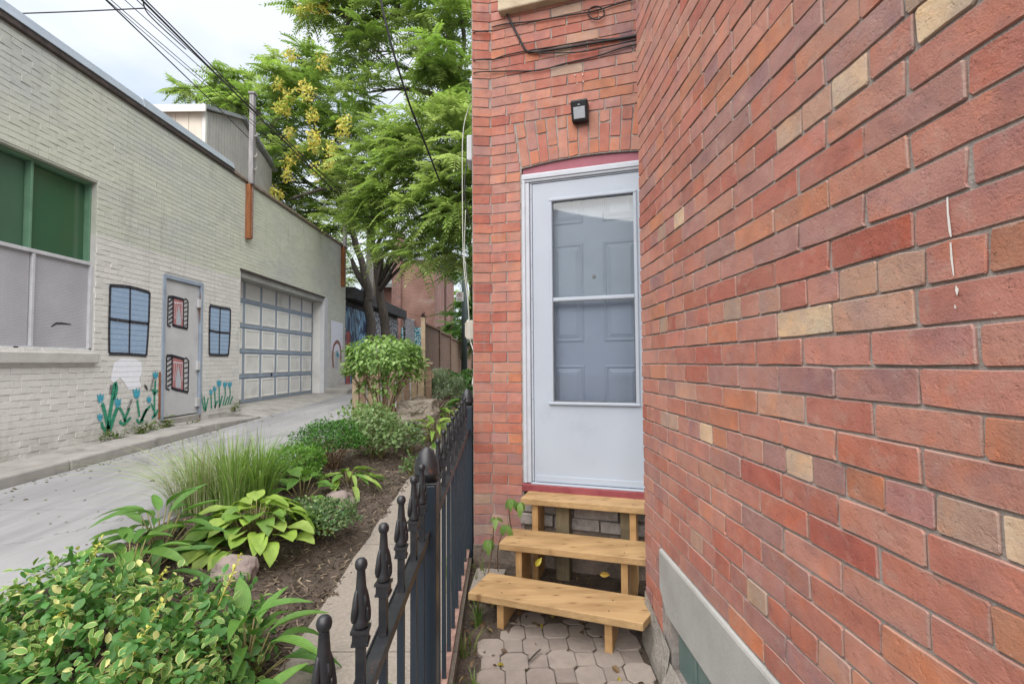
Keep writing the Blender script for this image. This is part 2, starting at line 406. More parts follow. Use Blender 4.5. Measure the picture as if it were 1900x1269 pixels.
# --- frames: origin, along, up, outward
un = np.array([-.0315, 1, 0]); un /= np.linalg.norm(un)
RW = ((.721, 0, 0), tuple(un), (0, 0, 1), (-un[1], un[0], 0))                      # the long wall beside the camera
th = R(17.5); DU = np.array([math.cos(th), -math.sin(th), 0]); DN = np.array([-math.sin(th), -math.cos(th), 0])
DW = ((.047, 3.35, 0), tuple(DU), (0, 0, 1), tuple(DN))                            # the door wall
TL = -.2244
cl = np.array(DW[0]) + DU * TL
CU = np.array([-1, -.10, 0]); CU /= np.linalg.norm(CU); CN = np.array([CU[1], -CU[0], 0]); CN = CN if CN[1] < 0 else -CN
CWF = (tuple(cl), tuple(CU), (0, 0, 1), tuple(CN))                                 # the narrow splayed corner face
SX = cl + CU * .125                                                               # end of the splay: side wall runs away from here

# --- backing walls (mortar)
mb = MB(); MO = .0052
mb.fbox(RW, (-1.6, 2.525), (E - .838, 6.2), (-.34, -MO))
mb.fbox(RW, (2.285, 2.525), (-.3, E - .838), (-.34, -MO)); mb.fbox(RW, (-1.6, .35), (-.3, E - .838), (-.34, -MO))
mb.fbox(RW, (.35, 2.285), (-.3, E - 1.33), (-.34, -.02))
mb.fbox(DW, (TL, 0), (.18, E + 1.326), (-.34, -MO)); mb.fbox(DW, (.955, 1.6), (-.3, E + 1.326), (-.34, -MO))
RA = 3.1; AC = (.46, E + 1.36 - RA)                                               # arch centre
arc = [(AC[0] + RA * math.sin(a), AC[1] + RA * math.cos(a)) for a in np.linspace(-.149, .16, 15)]
poly = [(TL, E + 1.3262)] + [(arc[0][0], E + 1.3262)] + arc + [(1.6, arc[-1][1]), (1.6, 6.2), (TL, 6.2)]
mb.prism(DW, poly, -.34, -MO - .0006)
mb.fbox(CWF, (-.004, .125), (-.3, 6.2), (-.25, -MO))
sf = (tuple(SX), (0, 1, 0), (0, 0, 1), (-1, 0, 0)); mb.fbox(sf, (.03, 9), (-.3, 6.2), (-.3, -.002))
part('wall', mb, M_MORTAR, house)
mb = MB(); mb.add([(SX[0] + .02, 3.6, 6.2), (SX[0] + .02, 12.4, 6.2), (6, 12.4, 6.2), (6, -1.6, 6.2), (.8, -1.6, 6.2), (.7, 2.6, 6.2), (.9, 3.2, 6.2)], [(0, 1, 2, 3, 4, 5, 6)])
part('roof', mb, M_MORTAR, house)

# --- bricks
items = []
def rw_hit(px, py):
    p = hit(px, py, RW[0], RW[3]); return (np.dot(np.array(p) - np.array(RW[0]), un), p[2])
OV = [(1769,18,'cream'),(1597,133,'cream'),(1571,109,'purple'),(1691,8,'grey'),(1618,182,'salmon'),(1660,65,'salmon'),(1787,65,'pink'),(1865,104,'red'),(1579,273,'red'),(1709,208,'mauve'),
 (1774,234,'pink'),(1631,299,'salmon'),(1839,273,'pink'),(1687,363,'mauve'),(1567,398,'mauve'),(1620,444,'dark'),(1725,409,'dark'),(1835,377,'pink'),(1593,519,'tan'),(1674,497,'tan'),
 (1776,484,'salmon'),(1869,465,'orange'),(1607,578,'tan'),(1781,564,'pink'),(1400,425,'orange'),(1488,385,'orange'),(1507,334,'red'),(1434,358,'dark'),(1362,401,'red'),(1306,433,'red'),
 (1434,460,'purple'),(1338,460,'purple'),(1362,481,'mauve'),(1400,339,'mauve'),(1287,412,'mauve'),(1400,516,'dark'),(1338,538,'dark'),(1488,487,'dark'),(1362,570,'grey'),(1236,601,'grey'),
 (1220,575,'orange'),(1338,615,'orange'),(1400,607,'pink'),(1488,597,'cream'),(1266,393,'cream'),(1234,420,'grey'),(1270,724,'tan'),(1443,750,'tan'),(1367,739,'orange'),(1515,763,'red'),
 (1224,688,'orange'),(1234,774,'grey'),(1254,783,'grey'),(1315,807,'cream'),(1441,848,'mauve'),(1487,863,'cream'),(1526,874,'purple'),(1336,692,'mauve'),(1401,695,'mauve'),(1487,703,'mauve'),
 (1605,906,'orange'),(1683,921,'mauve'),(1774,942,'grey'),(1852,820,'orange'),(1774,799,'salmon'),(1574,773,'red'),(1873,991,'cream'),(1696,1077,'tan'),(1852,1160,'orange'),(1613,1100,'mauve'),
 (1553,1225,'tan'),(1401,1105,'grey'),(1401,975,'purple'),(1367,1155,'orange'),(1398,1144,'mauve'),(1526,1212,'tan'),(1294,1009,'tan'),(1419,1220,'red'),(1320,127,'purple'),(1367,148,'orange'),
 (1453,57,'orange'),(1490,60,'purple'),(1393,153,'purple'),(1331,221,'purple'),(1367,221,'purple'),(1326,276,'purple'),(1284,276,'red'),(1483,226,'grey'),(1263,205,'orange'),(1249,91,'orange'),
 (1780,1100,'red'),(1700,700,'mauve'),(1850,700,'pink'),(1590,700,'mauve'),(1650,860,'red'),(1750,890,'salmon'),(1640,1000,'salmon'),(1780,1040,'red'),(1480,1000,'salmon'),(1720,1180,'salmon'),(1560,1180,'red')]
ovr = [rw_hit(px, py) + (c,) for px, py, c in OV]
SB = .2165
for k in range(-12, 67):
    zc = E - .0136 + (k + .5) * PITCH
    hd = k % 6 == 2
    ph = .7326 if hd else (.7537 if k % 2 == 0 else .7537 + SB / 2)
    p = SB / 2 if hd else SB
    i0 = math.floor((-1.6 - ph) / p)
    for i in range(i0, 40):
        s0, s1 = ph + i * p, ph + (i + 1) * p
        if s1 < -1.55 or s0 > 2.48: continue
        s1 = min(s1, 2.534)
        if s1 - s0 < .05: continue
        if 2.534 - s1 < .05: s1 = 2.534
        cn = WN[int(RNG.integers(len(WN)))] if not hd else random.choice(['red', 'salmon', 'pink', 'mauve', 'tan', 'dark', 'orange', 'pink', 'salmon'])
        if k < -8: cn = random.choice(['red', 'pink', 'salmon', 'mauve', 'red', 'pink'])
        for (os_, oz, oc) in ovr:
            if s0 < os_ < s1 and abs(oz - zc) < PITCH / 2: cn = oc
        kd = 1 if s1 - s0 < .15 else 0; nom = .1075 if kd else .2165
        items.append(wall_item(RW, (s0 + s1) / 2, zc, kd, cn, (s1 - s0 - .007) / (nom - .009)))
for k in range(-22, -12):                                                         # bricks below the lintel's end, at the corner
    zc = E - .0136 + (k + .5) * PITCH
    cuts = [2.287, 2.43, 2.534] if k % 2 else [2.287, 2.36, 2.534]
    for a, b in zip(cuts, cuts[1:]):
        if b - a > .05: items.append(wall_item(RW, (a + b) / 2, zc, 1, random.choice(['mauve', 'pink', 'red', 'purple']), (b - a - .009) / .0985))
# door wall
def dw_row(s0, s1, zc, k, mason):
    out = []; hd = k % 6 == 0
    p = SB / 2 if hd else SB; ph = 0 if k % 2 == 0 else SB / 2
    if hd: ph = .03
    i = math.floor((s0 - ph) / p); 
    while ph + i * p < s1:
        a, b = max(s0, ph + i * p), min(s1, ph + (i + 1) * p); i += 1
        if b - a > .05: out.append((a, b))
        elif out: out[-1] = (out[-1][0], b)
        else: s0_ = a
    if out: out[0] = (s0, out[0][1])
    return out
ARCH_T = .275
rows = []
Z0D = E - .0004
for k in range(-18, 67):
    zc = Z0D + (k + .5) * PITCH; zr = zc - E
    col = lambda: WN[int(RNG.integers(len(WN)))]
    if zr < -.86: col = lambda: random.choice(['purple', 'mauve', 'grey', 'purple', 'mauve'])
    if zc < .19: continue
    if zr < 1.32:                                                                # pier beside the door
        j = .022 * (1 if k % 2 else -1)
        if k % 2: segs = [(TL + .010, -.006)]
        else: segs = [(TL - .006, TL + .114), (TL + .114, -.006)]
        for a, b in segs: rows.append((a, b, zc, k, col()))
        (rows.append((.965, 1.17, zc, k, col())), rows.append((1.17, 1.39, zc, k, col()))) if zc > .55 else None
    else:
        def arch_cut(z):                                                         # half width of the arch ring at this height
            q = (RA + ARCH_T) ** 2 - (z - AC[1]) ** 2
            return math.sqrt(q) if q > 0 else 0
        a_in = max(arch_cut(zc - .03), 0) if zr < 1.36 + ARCH_T + .02 else 0
        if zr < 1.64:
            hw = (zc - AC[1]) * math.tan(.1495)
            spans = [(TL + .004, AC[0] - hw - .003), (AC[0] + hw + .003, 1.5)]
        else: spans = [(TL + .004, 1.5)]
        for s0, s1 in spans:
            for a, b in dw_row(s0, s1, zc, k, 0):
                c = col()
                if -.03 < a < .3 and 1.8 < zr < 2.4 and random.random() < .15: c = 'grey'
                if zr > 1.9 and a > .25 and random.random() < .45: c = random.choice(['purple', 'mauve'])
                rows.append((a, b, zc, k, c))
for a, b, zc, k, c in rows:
    Lb = b - a
    kd = 0 if Lb > .155 else 1; nom = .2075 if kd == 0 else .0985
    items.append(wall_item(DW, (a + b) / 2, zc, kd, c, max(Lb - .007, .02) / nom, tilt=.016))
for k in range(-18, 67):                                                          # splayed corner: one header per course
    zc = Z0D + (k + .5) * PITCH
    if zc < .19: continue
    e0 = -.010 if k % 2 else .007
    c = random.choice(['purple', 'mauve', 'grey']) if zc - E < -.86 else random.choice(['red', 'dark', 'red', 'pink', 'mauve', 'dark', 'salmon'])
    items.append(wall_item(CWF, (e0 + .125) / 2, zc, 1, c, (.125 - e0 - .002) / .0985, tilt=.02))
# arch: columns of one long and one short brick, alternating
na = 14; da = .93 / RA / na
for i in range(na):
    a = -.149 + da * (i + .5) + .0005; cn = random.choice(['orange', 'red', 'salmon', 'salmon', 'orange', 'mauve']) 
    ca, sa = math.cos(a), math.sin(a)
    ro = (E + 1.645 - AC[1]) / ca - RA; segs = [(.004, .200, 2), (.205, ro, 3)] if i % 2 == 0 else [(.004, .098, 3), (.103, ro, 2)]
    for r0, r1, kd in segs:
        rm = RA + (r0 + r1) / 2; nomh = .2 if kd == 2 else .095
        it = wall_item(DW, AC[0] + rm * sa, AC[1] + rm * ca, kd, cn if random.random() < .6 else random.choice(['orange', 'salmon', 'red']), 1.0, tilt=.014, rotz=-a)
        it[1][:3, 1] *= (r1 - r0 - .004) / nomh; items.append(it)
scatter('brick', 'brickwork', M_BRICK, BV, items, house, top=300, smooth=False, rank=lambda it: (1, .5, 1, .5)[it[0] // NV], mat2=M_BRICKS)

# --- stone foundation under the door wall
mb = MB(); 
mb.fbox(DW, (TL, .0), (-.3, .175), (-.3, .02)); mb.fbox(DW, (.001, 1.4), (-.3, .52), (-.3, -.01))
mb.fbox(CWF, (-.004, .13), (-.3, .175), (-.2, .02))
part('foundation', mb, pmat('foundation_stone', (.24, .19, .155), (.14, .11, .09), 9, .95, 40, .9, .015, dirt=(.09, .075, .06), dscale=6), house)
mb = MB()
for i, (a, b, z0, z1) in enumerate([(-.02, .33, .41, .47), (.34, .62, .40, .48), (.63, .95, .41, .475), (-.02, .2, .33, .40), (.21, .5, .32, .395), (.51, .95, .32, .39)]):
    mb.fbox(DW, (a, b), (z0, z1), (-.02, .012 + .008 * (i % 2)))
part('rubble_course', mb, M_MORTAR, house, bv=.006)

# --- lintel, basement window and its rough sill
mb = MB(); mb.prism(RW, [(.35, E - 1.10), (2.19, E - 1.10), (2.284, E - 1.02), (2.284, E - .84), (.35, E - .84)], -.3, .012)
o = part('lintel', mb, pmat('grey_lintel', (.36, .355, .34), (.30, .295, .28), 5, .9, 70, .4, .004, dirt=(.24, .23, .215), dscale=3), house, bv=.012, label='pale concrete lintel over the basement window')
M_PANE = pmat('green_board', (.16, .235, .22), (.12, .18, .17), 5, .35, 50, .1, .002, stretch=(1, 1, .2), dirt=(.2, .25, .24), dscale=3)
bw = part('basement_window', MB().fbox(RW, (.35, 2.26), (-.2, E - 1.10), (-.2, -.06)), M_MORTAR, house)
for a, b in [(.36, .72), (.73, 1.09), (1.10, 1.44), (1.45, 1.745), (1.755, 2.0), (2.01, 2.2)]:
    part('board', MB().fbox(RW, (a, b), (-.16, E - 1.102), (-.06, -.045 + RNG.uniform(-.004, .004))), M_PANE, bw, bv=.003)
part('infill', MB().fbox(RW, (2.201, 2.286), (-.3, E - 1.012), (-.2, -.012)), M_MORTAR, house)
mb = MB()                                                                         # lumpy parging at the corner and along the sill
P0 = np.array(RW[0]); 
def lump(mb, s0, s1, zt0, zt1, out0, out1, n=14):
    vs = []; cols = 6
    for i in range(n + 1):
        t = i / n; s = s0 + (s1 - s0) * t; zt = zt0 + (zt1 - zt0) * t; ou = out0 + (out1 - out0) * t
        for j in range(cols):
            a = j / (cols - 1); d = ou * math.sin(a * 1.57) ** 1.2; z = zt * (1 - a) + (-.10) * a
            k = noise.noise((s * 7, z * 7, a * 2)) * .012
            p = P0 + un * s + np.array(RW[3]) * (d + k * (.3 + a)) ; vs.append((p[0], p[1], z + k))
    mb.add(vs, [(i * cols + j, (i + 1) * cols + j, (i + 1) * cols + j + 1, i * cols + j + 1) for i in range(n) for j in range(cols - 1)])
lump(mb, 2.19, 2.545, .16, .25, .028, .02, 26); lump(mb, .3, 2.2, .05, .11, .045, .05, 40)
part('parging', mb, pmat('rough_parging', (.34, .315, .28), (.24, .22, .195), 9, .95, 45, .9, .012, dirt=(.22, .2, .18), dscale=7), house, smooth=True)

# --- door frame, arch board, threshold
ab = [(AC[0] + (RA - .004) * math.sin(a), AC[1] + (RA - .004) * math.cos(a)) for a in np.linspace(-.1475, .1595, 15)]
part('arch_board', MB().prism(DW, [(.002, E + 1.27)] + ab + [(.953, E + 1.27)], -.07, -.022), M_PINK, house)
fr = root_part = MB()
mb = MB()
mb.fbox(DW, (.003, .058), (E - .80, E + 1.216), (-.09, .012)); mb.fbox(DW, (.897, .952), (E - .80, E + 1.216), (-.09, .012)); mb.fbox(DW, (.003, .952), (E + 1.219, E + 1.278), (-.09, .012))
dfm = part('door_frame', mb, M_WHITE2, house, bv=.006)
mb = MB()
mb.fbox(DW, (.010, .030), (E - .80, E + 1.235), (.0125, .02)); mb.fbox(DW, (.925, .945), (E - .80, E + 1.235), (.0125, .02)); mb.fbox(DW, (.010, .945), (E + 1.2365, E + 1.268), (.0125, .02))
part('moulding', mb, M_WHITE2, dfm, bv=.004)
mb = MB(); mb.fbox(DW, (.060, .074), (E - .79, E + 1.208), (-.06, .0)); mb.fbox(DW, (.881, .895), (E - .79, E + 1.208), (-.06, .0)); mb.fbox(DW, (.060, .895), (E + 1.2095, E + 1.217), (-.06, .0))
part('storm_frame', mb, M_WHITE, dfm, bv=.002)
mb = MB()
for z in np.linspace(-.7, 1.1, 9): mb.lathe([(.0035, 0), (.0035, .003)], tuple(np.array(DW[0]) + DU * .067 + np.array([0, 0, E + z]) + DN * .001), 6)
part('screw', mb, pmat('zinc', (.35, .35, .36), (.25, .25, .26), 30, .4, 0, 0, 0, 1), dfm)
part('threshold', MB().fbox(DW, (-.004, .955), (E - .852, E - .803), (-.15, .035)), pmat('dark_red_sill_paint', (.20, .04, .05), (.26, .07, .075), 12, .55, 50, .2, .003), house, bv=.006)
part('door_sill', MB().fbox(DW, (.06, .895), (E - .8025, E - .7935), (-.09, .03)), M_WHITE, house, bv=.002)
# --- storm door
X0, X1, G0, G1 = .077, .878, .213, .742; ZB, ZT, ZG0, ZG1, ZM = E - .792, E + 1.205, E - .262, E + 1.073, E + .413
mb = MB(); D0, D1 = -.035, -.004
mb.fbox(DW, (X0, G0), (ZB, ZT), (D0, D1)); mb.fbox(DW, (G1, X1), (ZB, ZT), (D0, D1)); mb.fbox(DW, (G0, G1), (ZB, ZG0), (D0, D1)); mb.fbox(DW, (G0, G1), (ZG1, ZT), (D0, D1))
sd_ = part('storm_door', mb, M_WHITE, house)
mb = MB(); fw = .022
mb.fbox(DW, (G0 - fw, G0), (ZG0, ZG1), (D1 + .0005, .009)); mb.fbox(DW, (G1, G1 + fw), (ZG0, ZG1), (D1 + .0005, .009)); mb.fbox(DW, (G0 - fw, G1 + fw), (ZG1, ZG1 + fw), (D1 + .0005, .009))
mb.fbox(DW, (G0 - fw - .012, G1 + fw + .004), (ZG0 - .02, ZG0), (D1 + .0005, .013))
part('glass_trim', mb, M_WHITE, sd_, bv=.005)
part('meeting_rail', MB().fbox(DW, (G0, G1), (ZM - .012, ZM + .012), (-.024, .003)), M_WHITE, sd_, bv=.004)
part('glass_pane', MB().fbox(DW, (G0, G1), (ZM + .012, ZG1), (-.020, -.017)), M_GLASS, sd_)
part('glass_pane', MB().fbox(DW, (G0, G1), (ZG0, ZM - .012), (-.012, -.009)), M_GLASSD, sd_, label='darker lower pane of the storm door')
mb = MB(); g = .006
mb.fbox(DW, (G0, G0 + g), (ZG0, ZM - .012), (-.010, .0)); mb.fbox(DW, (G1 - g, G1), (ZG0, ZM - .012), (-.010, .0)); mb.fbox(DW, (G0 + g, G1 - g), (ZM - .019, ZM - .012), (-.010, .0)); mb.fbox(DW, (G0 + g, G1 - g), (ZG0, ZG0 + .010), (-.010, .0))
part('screen_frame', mb, pmat('screen_gasket', (.10, .11, .12), (.14, .15, .16), 20, .5, 0), sd_)
mb = MB(); mb.fbox(DW, (X0 + .01, X1 - .01), (ZB + .004, ZB + .045), (D1 + .0005, .004)); part('door_sweep', mb, M_WHITE, sd_, bv=.002)
# --- inner six panel door
ID = -.088
idr = part('entry_door', MB().fbox(DW, (.06, .895), (E - .79, E + 1.212), (ID - .04, ID)), M_WHITE, house)
def panel(a, b, z0, z1):
    o_, u, v, n = [np.array(q, float) for q in DW]; mb = MB()
    rings = [(0, .0006), (.010, .007), (.016, .007), (.024, .001), (.028, .001), (.052, .008), (.054, .008)]
    vs = []
    for ins, d in rings:
        for (s, z) in ((a + ins, z0 + ins), (b - ins, z0 + ins), (b - ins, z1 - ins), (a + ins, z1 - ins)): vs.append(tuple(o_ + u * s + v * z + n * (ID + d)))
    fs = [(4 * i + k, 4 * i + (k + 1) % 4, 4 * i + 4 + (k + 1) % 4, 4 * i + 4 + k) for i in range(len(rings) - 1) for k in range(4)] + [tuple(range(4 * len(rings) - 4, 4 * len(rings)))]
    mb.add(vs, fs); part('door_panel', mb, M_WHITE, idr)
for a, b in ((.185, .405), (.535, .765)):
    panel(a, b, E + .93, E + 1.14); panel(a, b, E + .13, E + .80); panel(a, b, E - .62, E - .02)
pc = np.array(DW[0]) + DU * .475 + DN * (ID + .001) + np.array([0, 0, E + .565])
mb = MB(); mb.tube([pc, pc + DN * .006], [.013, .011], 14); part('peephole', mb, pmat('brass_dark', (.10, .09, .08), (.2, .18, .15), 30, .35, 0, 0, 0, 1), idr)

# --- stone sill of the window overhead
part('window_sill', MB().fbox(DW, (-.145, 1.1), (E + 2.425, E + 2.53), (-.1, .06)), M_STONE, house, bv=.01)
part('upper_window', MB().fbox(DW, (-.08, 1.0), (E + 2.53, E + 3.9), (-.12, .004)), M_WHITE, house)
# --- white paint run and marks on the long wall
mb = MB()
def rwp(px, py, off=.003):
    s, z = rw_hit(px, py); return tuple(np.array(RW[0]) + un * s + np.array([0, 0, z]) + np.array(RW[3]) * off)
mb.strip([rwp(1761, 366), rwp(1762, 395), rwp(1766, 430), rwp(1768, 440)], [.003, .0035, .0045, .002], RW[3])
mb.strip([rwp(1767, 450), rwp(1769, 480), rwp(1773, 512)], [.003, .004, .002], RW[3])
mb.strip([rwp(1777, 530), rwp(1779, 538), rwp(1779, 548)], [.001, .006, .001], RW[3])
mb.strip([rwp(1775, 566), rwp(1776, 572)], [.002, .003], RW[3])
part('paint_drip', mb, pmat('dried_white_paint', (.7, .68, .65), (.6, .58, .55), 30, .6, 0), house)
mb = MB()
for px, py, r in [(1068, 141, 1), (1082, 140, 1), (1072, 156, 1), (1083, 153, 1)]:
    p = hit(px, py, DW[0], DW[3]); mb.lathe([(.004, -.004), (.004, .004)], (p[0] - .004 * DU[0], p[1] - .004, p[2]), 6)
part('filled_hole', mb, pmat('filler', (.7, .66, .6), (.6, .57, .5), 30, .8, 0), house)

# ------------------------------------------------------------------ wall light over the door
wl = root('wall_light', 'black box-shaped solar light fixed to the brick arch above the door', 'light', (0, 0, 0))
c0 = np.array(hit(1078, 215, DW[0], DW[3])); LF = (tuple(c0), tuple(DU), (0, 0, 1), tuple(DN)); wl.location = c0
mb = MB(); o_, u, v, n = [np.array(q, float) for q in LF]
pts = [(-.052, -.06, .004), (.052, -.06, .004), (.052, -.06, .05), (-.052, -.06, .05), (-.056, .066, .004), (.056, .066, .004), (.056, .066, .085), (-.056, .066, .085)]
mb.hexa([tuple(o_ + u * a + v * b + n * c) for a, b, c in pts]); part('casing', mb, M_BLACK, wl, bv=.008)
fn = np.cross(u, (v * .126 + n * .035)); fn /= np.linalg.norm(fn); fn = fn if np.dot(fn, n) > 0 else -fn
fo = o_ + n * .0675 + v * .003; fv = (v * .126 + n * .035); fv /= np.linalg.norm(fv)
PF = (tuple(fo), tuple(u), tuple(fv), tuple(fn))
part('led_panel', MB().fbox(PF, (-.037, .037), (-.05, .022), (-.01, .0035)), pmat('led_lens', (.42, .44, .47), (.34, .36, .4), 60, .25, 90, .2, .002), wl, bv=.002)
mb = MB(); mb.lathe([(.009, 0), (.009, .002), (.004, .008)], tuple(fo + fv * .030 + fn * .001), 10); part('sensor', mb, M_WHITE, wl, smooth=True)
part('solar_panel', MB().fbox((tuple(o_ + v * .0665), tuple(u), tuple(n), tuple(v)), (-.05, .05), (.012, .078), (-.001, .003)), M_BLACK, wl)

# ------------------------------------------------------------------ cables on the house
def wall_path(pts, fr, off):
    out = []
    for px, py in pts:
        p = np.array(hit(px, py, fr[0], fr[3])) + np.array(fr[3]) * off; out.append(Vector(p))
    return out
def smooth_path(P, n=6):
    P = [Vector(p) for p in P]; out = []
    for i in range(len(P) - 1):
        a, b, c, d = P[max(i - 1, 0)], P[i], P[i + 1], P[min(i + 2, len(P) - 1)]
        for k in range(n):
            t = k / n
            out.append(.5 * ((2 * b) + (c - a) * t + (2 * a - 5 * b + 4 * c - d) * t * t + (3 * b - a - 3 * c + d) * t ** 3))
    return out + [P[-1]]
def cable(name, label, P, r, mat=None, cat='cable', n=6, group=None):
    mb = MB(); mb.tube(smooth_path(P), r, 6); return single(name, mb, mat or M_RUBBER, label, cat, smooth=True, group=group)
def on(pts, off=.012): return wall_path(pts, DW, off)
cable('cable', 'thick black cable dropping from the sill corner and bending along the brick above the door', on([(934, -30), (936, 15), (950, 45), (965, 75), (979, 97), (1000, 98), (1050, 91), (1110, 81), (1160, 73), (1215, 62)]), .0075)
cable('cable', 'thin black cable sagging below the bent thick cable over the door', on([(979, 99), (1020, 102), (1080, 100), (1130, 90), (1190, 76), (1240, 66)], .02), .004)
cable('cable', 'black cable with a coiled loop at its end high on the brick', on([(914, 53), (940, 47), (990, 42), (1050, 32), (1100, 24), (1150, 9), (1175, 2)]), .0045)
mb = MB(); lp = []
for i in range(40):
    a = i / 39 * 4 * math.pi; lp.append(Vector(hit(1107 + 15 * math.cos(a), 28 + 12 * math.sin(a), DW[0], DW[3])) + Vector(DN) * (.016 + .004 * i / 39))
mb.tube(lp, .004, 6); single('cable_coil', mb, M_RUBBER, 'small round coil of black cable hanging high on the brick', 'cable', smooth=True)
cable('cable', 'black cable crossing the brick just below the lowest of the thick bundle', on([(914, 113), (940, 104), (979, 96), (1030, 88), (1090, 78), (1150, 72), (1210, 60)], .008), .004)
cable('cable', 'lowest black cable stapled across the brick between corner and door arch', on([(914, 135), (950, 134), (1000, 133), (1050, 120), (1110, 106), (1160, 90), (1220, 78)]), .0045)
for py, off in ((61, .01), (113, .012), (136, .01)):
    p = Vector(SX) + Vector((-.01, .35, 0)); q0 = Vector(hit(914, py - 1, DW[0], DW[3])) + Vector(DN) * .012; q1 = Vector(hit(881, py + 1, CWF[0], CWF[3])) + Vector(CN) * .012
    cable('cable', {61: 'end of the looped cable clipped round the brick corner', 113: 'end of the crossing cable clipped round the brick corner', 136: 'end of the lowest cable clipped round the brick corner'}[py], [q0, (q0 + q1) / 2 + Vector(CN) * .004, q1, Vector((q1.x - .012, q1.y + .03, q1.z))], .0042)
# cables, boxes on the side wall round the corner
sx = SX[0] - .02
def side(py, px, Y): return Vector(at(px, py, Y))
cable('white_cable', 'white cable arching out from the brick corner and hanging straight down', [Vector((sx, 3.62, at(880, 190, 3.62)[2])), side(205, 868, 3.7), side(250, 859, 3.72), side(350, 858, 3.72), side(480, 860, 3.74), side(560, 868, 3.76), side(640, 873, 3.78)], .0036, M_WCABLE)
cable('white_cable', 'white cable running beside the arching one down to the meter box', [side(390, 864, 3.9), side(470, 862, 3.9), side(540, 868, 3.9), side(600, 871, 3.95)], .0026, M_WCABLE)
cable('white_cable', 'white cable looping from the meter box down to the fence post', [side(630, 872, 4.2), side(655, 879, 4.1), side(680, 880, 4.0), side(715, 876, 3.9)], .0036, M_WCABLE)
cable('cable', 'thin dark cable straight down the side of the brick corner', [side(-20, 878, 3.9), side(120, 877, 3.9), side(260, 876, 3.9), side(420, 877, 3.9)], .004)
cable('cable', 'dark cable looping below the pale box on the side wall', [side(262, 868, 4.3), side(300, 866, 4.2), side(345, 862, 4.1), side(390, 866, 4.1), side(415, 874, 4.1)], .005)
def hbox(name, label, px0, px1, py0, py1, Y, mat, lid=True):
    a, b = at(px0, py1, Y), at(px1, py0, Y); r = root(name, label, 'box', (a[0], Y, a[2]))
    xe = max(SX[0] - .003, a[0] + .08)
    part('casing', MB().box(a[0], xe, Y, Y + .22, a[2], b[2]), mat, r, bv=.012)
    if lid: part('cover', MB().box(a[0] - .012, a[0] - .001, Y + .015, Y + .2, a[2] + .02, b[2] - .02), mat, r, bv=.004)
    part('conduit', MB().tube([((a[0] + xe) / 2, Y + .1, a[2] - .25), ((a[0] + xe) / 2, Y + .1, a[2] + .01)], .014, 8), mat, r)
    return r
M_BOX = pmat('beige_plastic', (.50, .47, .40), (.42, .39, .33), 6, .55, 50, .1, .002, dirt=(.33, .3, .25), dscale=4)
hbox('meter_box', 'beige meter box on the side of the house beside the fence post', 865, 880, 594, 630, 4.3, M_BOX)
hbox('junction_box', 'pale grey flat box high on the side of the house', 866, 882, 250, 298, 4.2, pmat('pale_metal', (.55, .56, .57), (.45, .46, .47), 4, .5, 40, .1, .002), False)
# ================================================================== GROUND, LANE, PATHS
def lane_z(Y): return .20 + .03 * Y
def strip_z(Y): return -.12 + .06 * Y
def pave_z(Y): return -.15 + .06 * Y if Y < 4 else .09
def bed_z(X, Y):
    t = min(max((X + 2.45) / 1.35, 0), 1); return (lane_z(Y) + .0) * (1 - t) + (strip_z(Y) - .012) * t
def fence_x(Y): return -.274 - .0185 * Y
def sx0(Y): return -1.08 - .0185 * (Y - 2.2)

def earth_mat():
    m, n, b, o = nodes_of('earth'); v = coord(n)
    c = mix(n, (.17, .125, .095), (.085, .063, .048), ramp(n, tex(n, v, 9, 6, .7), .35, .65))
    c = mix(n, c, (.22, .17, .13), ramp(n, tex(n, v, 55, 3, .6), .58, .66)); n.links.new(c, b.inputs['Base Color']); b.inputs['Roughness'].default_value = .95
    p = bump(n, b, tex(n, v, 30, 5, .7), .9, .03); bump(n, b, tex(n, v, 120, 3, .7), .7, .01, p); return m
M_EARTH = earth_mat()
mb = MB(); mb.box(-200, 200, -60, 400, -1.2, -.6); struct('ground', mb, M_EARTH)
# far ground rises with the lane
mb = MB(); 
for a, b in (((-30, -5.5), (-1.0, 60)),): pass
mb.add([(-60, -6, -.1), (-5.14, -6, -.1), (-5.14, 60, 1.7), (-60, 60, 1.7), (8, 60, 1.7), (8, 12.4, .42), (-.3, 12.4, .42)], [(0, 1, 2, 3)])
mb.add([(-2.6, 9.5, .455), (8, 9.5, .40), (8, 60, 1.65), (-2.6, 60, 1.9)], [(0, 1, 2, 3)])
struct('terrain', mb, M_EARTH)

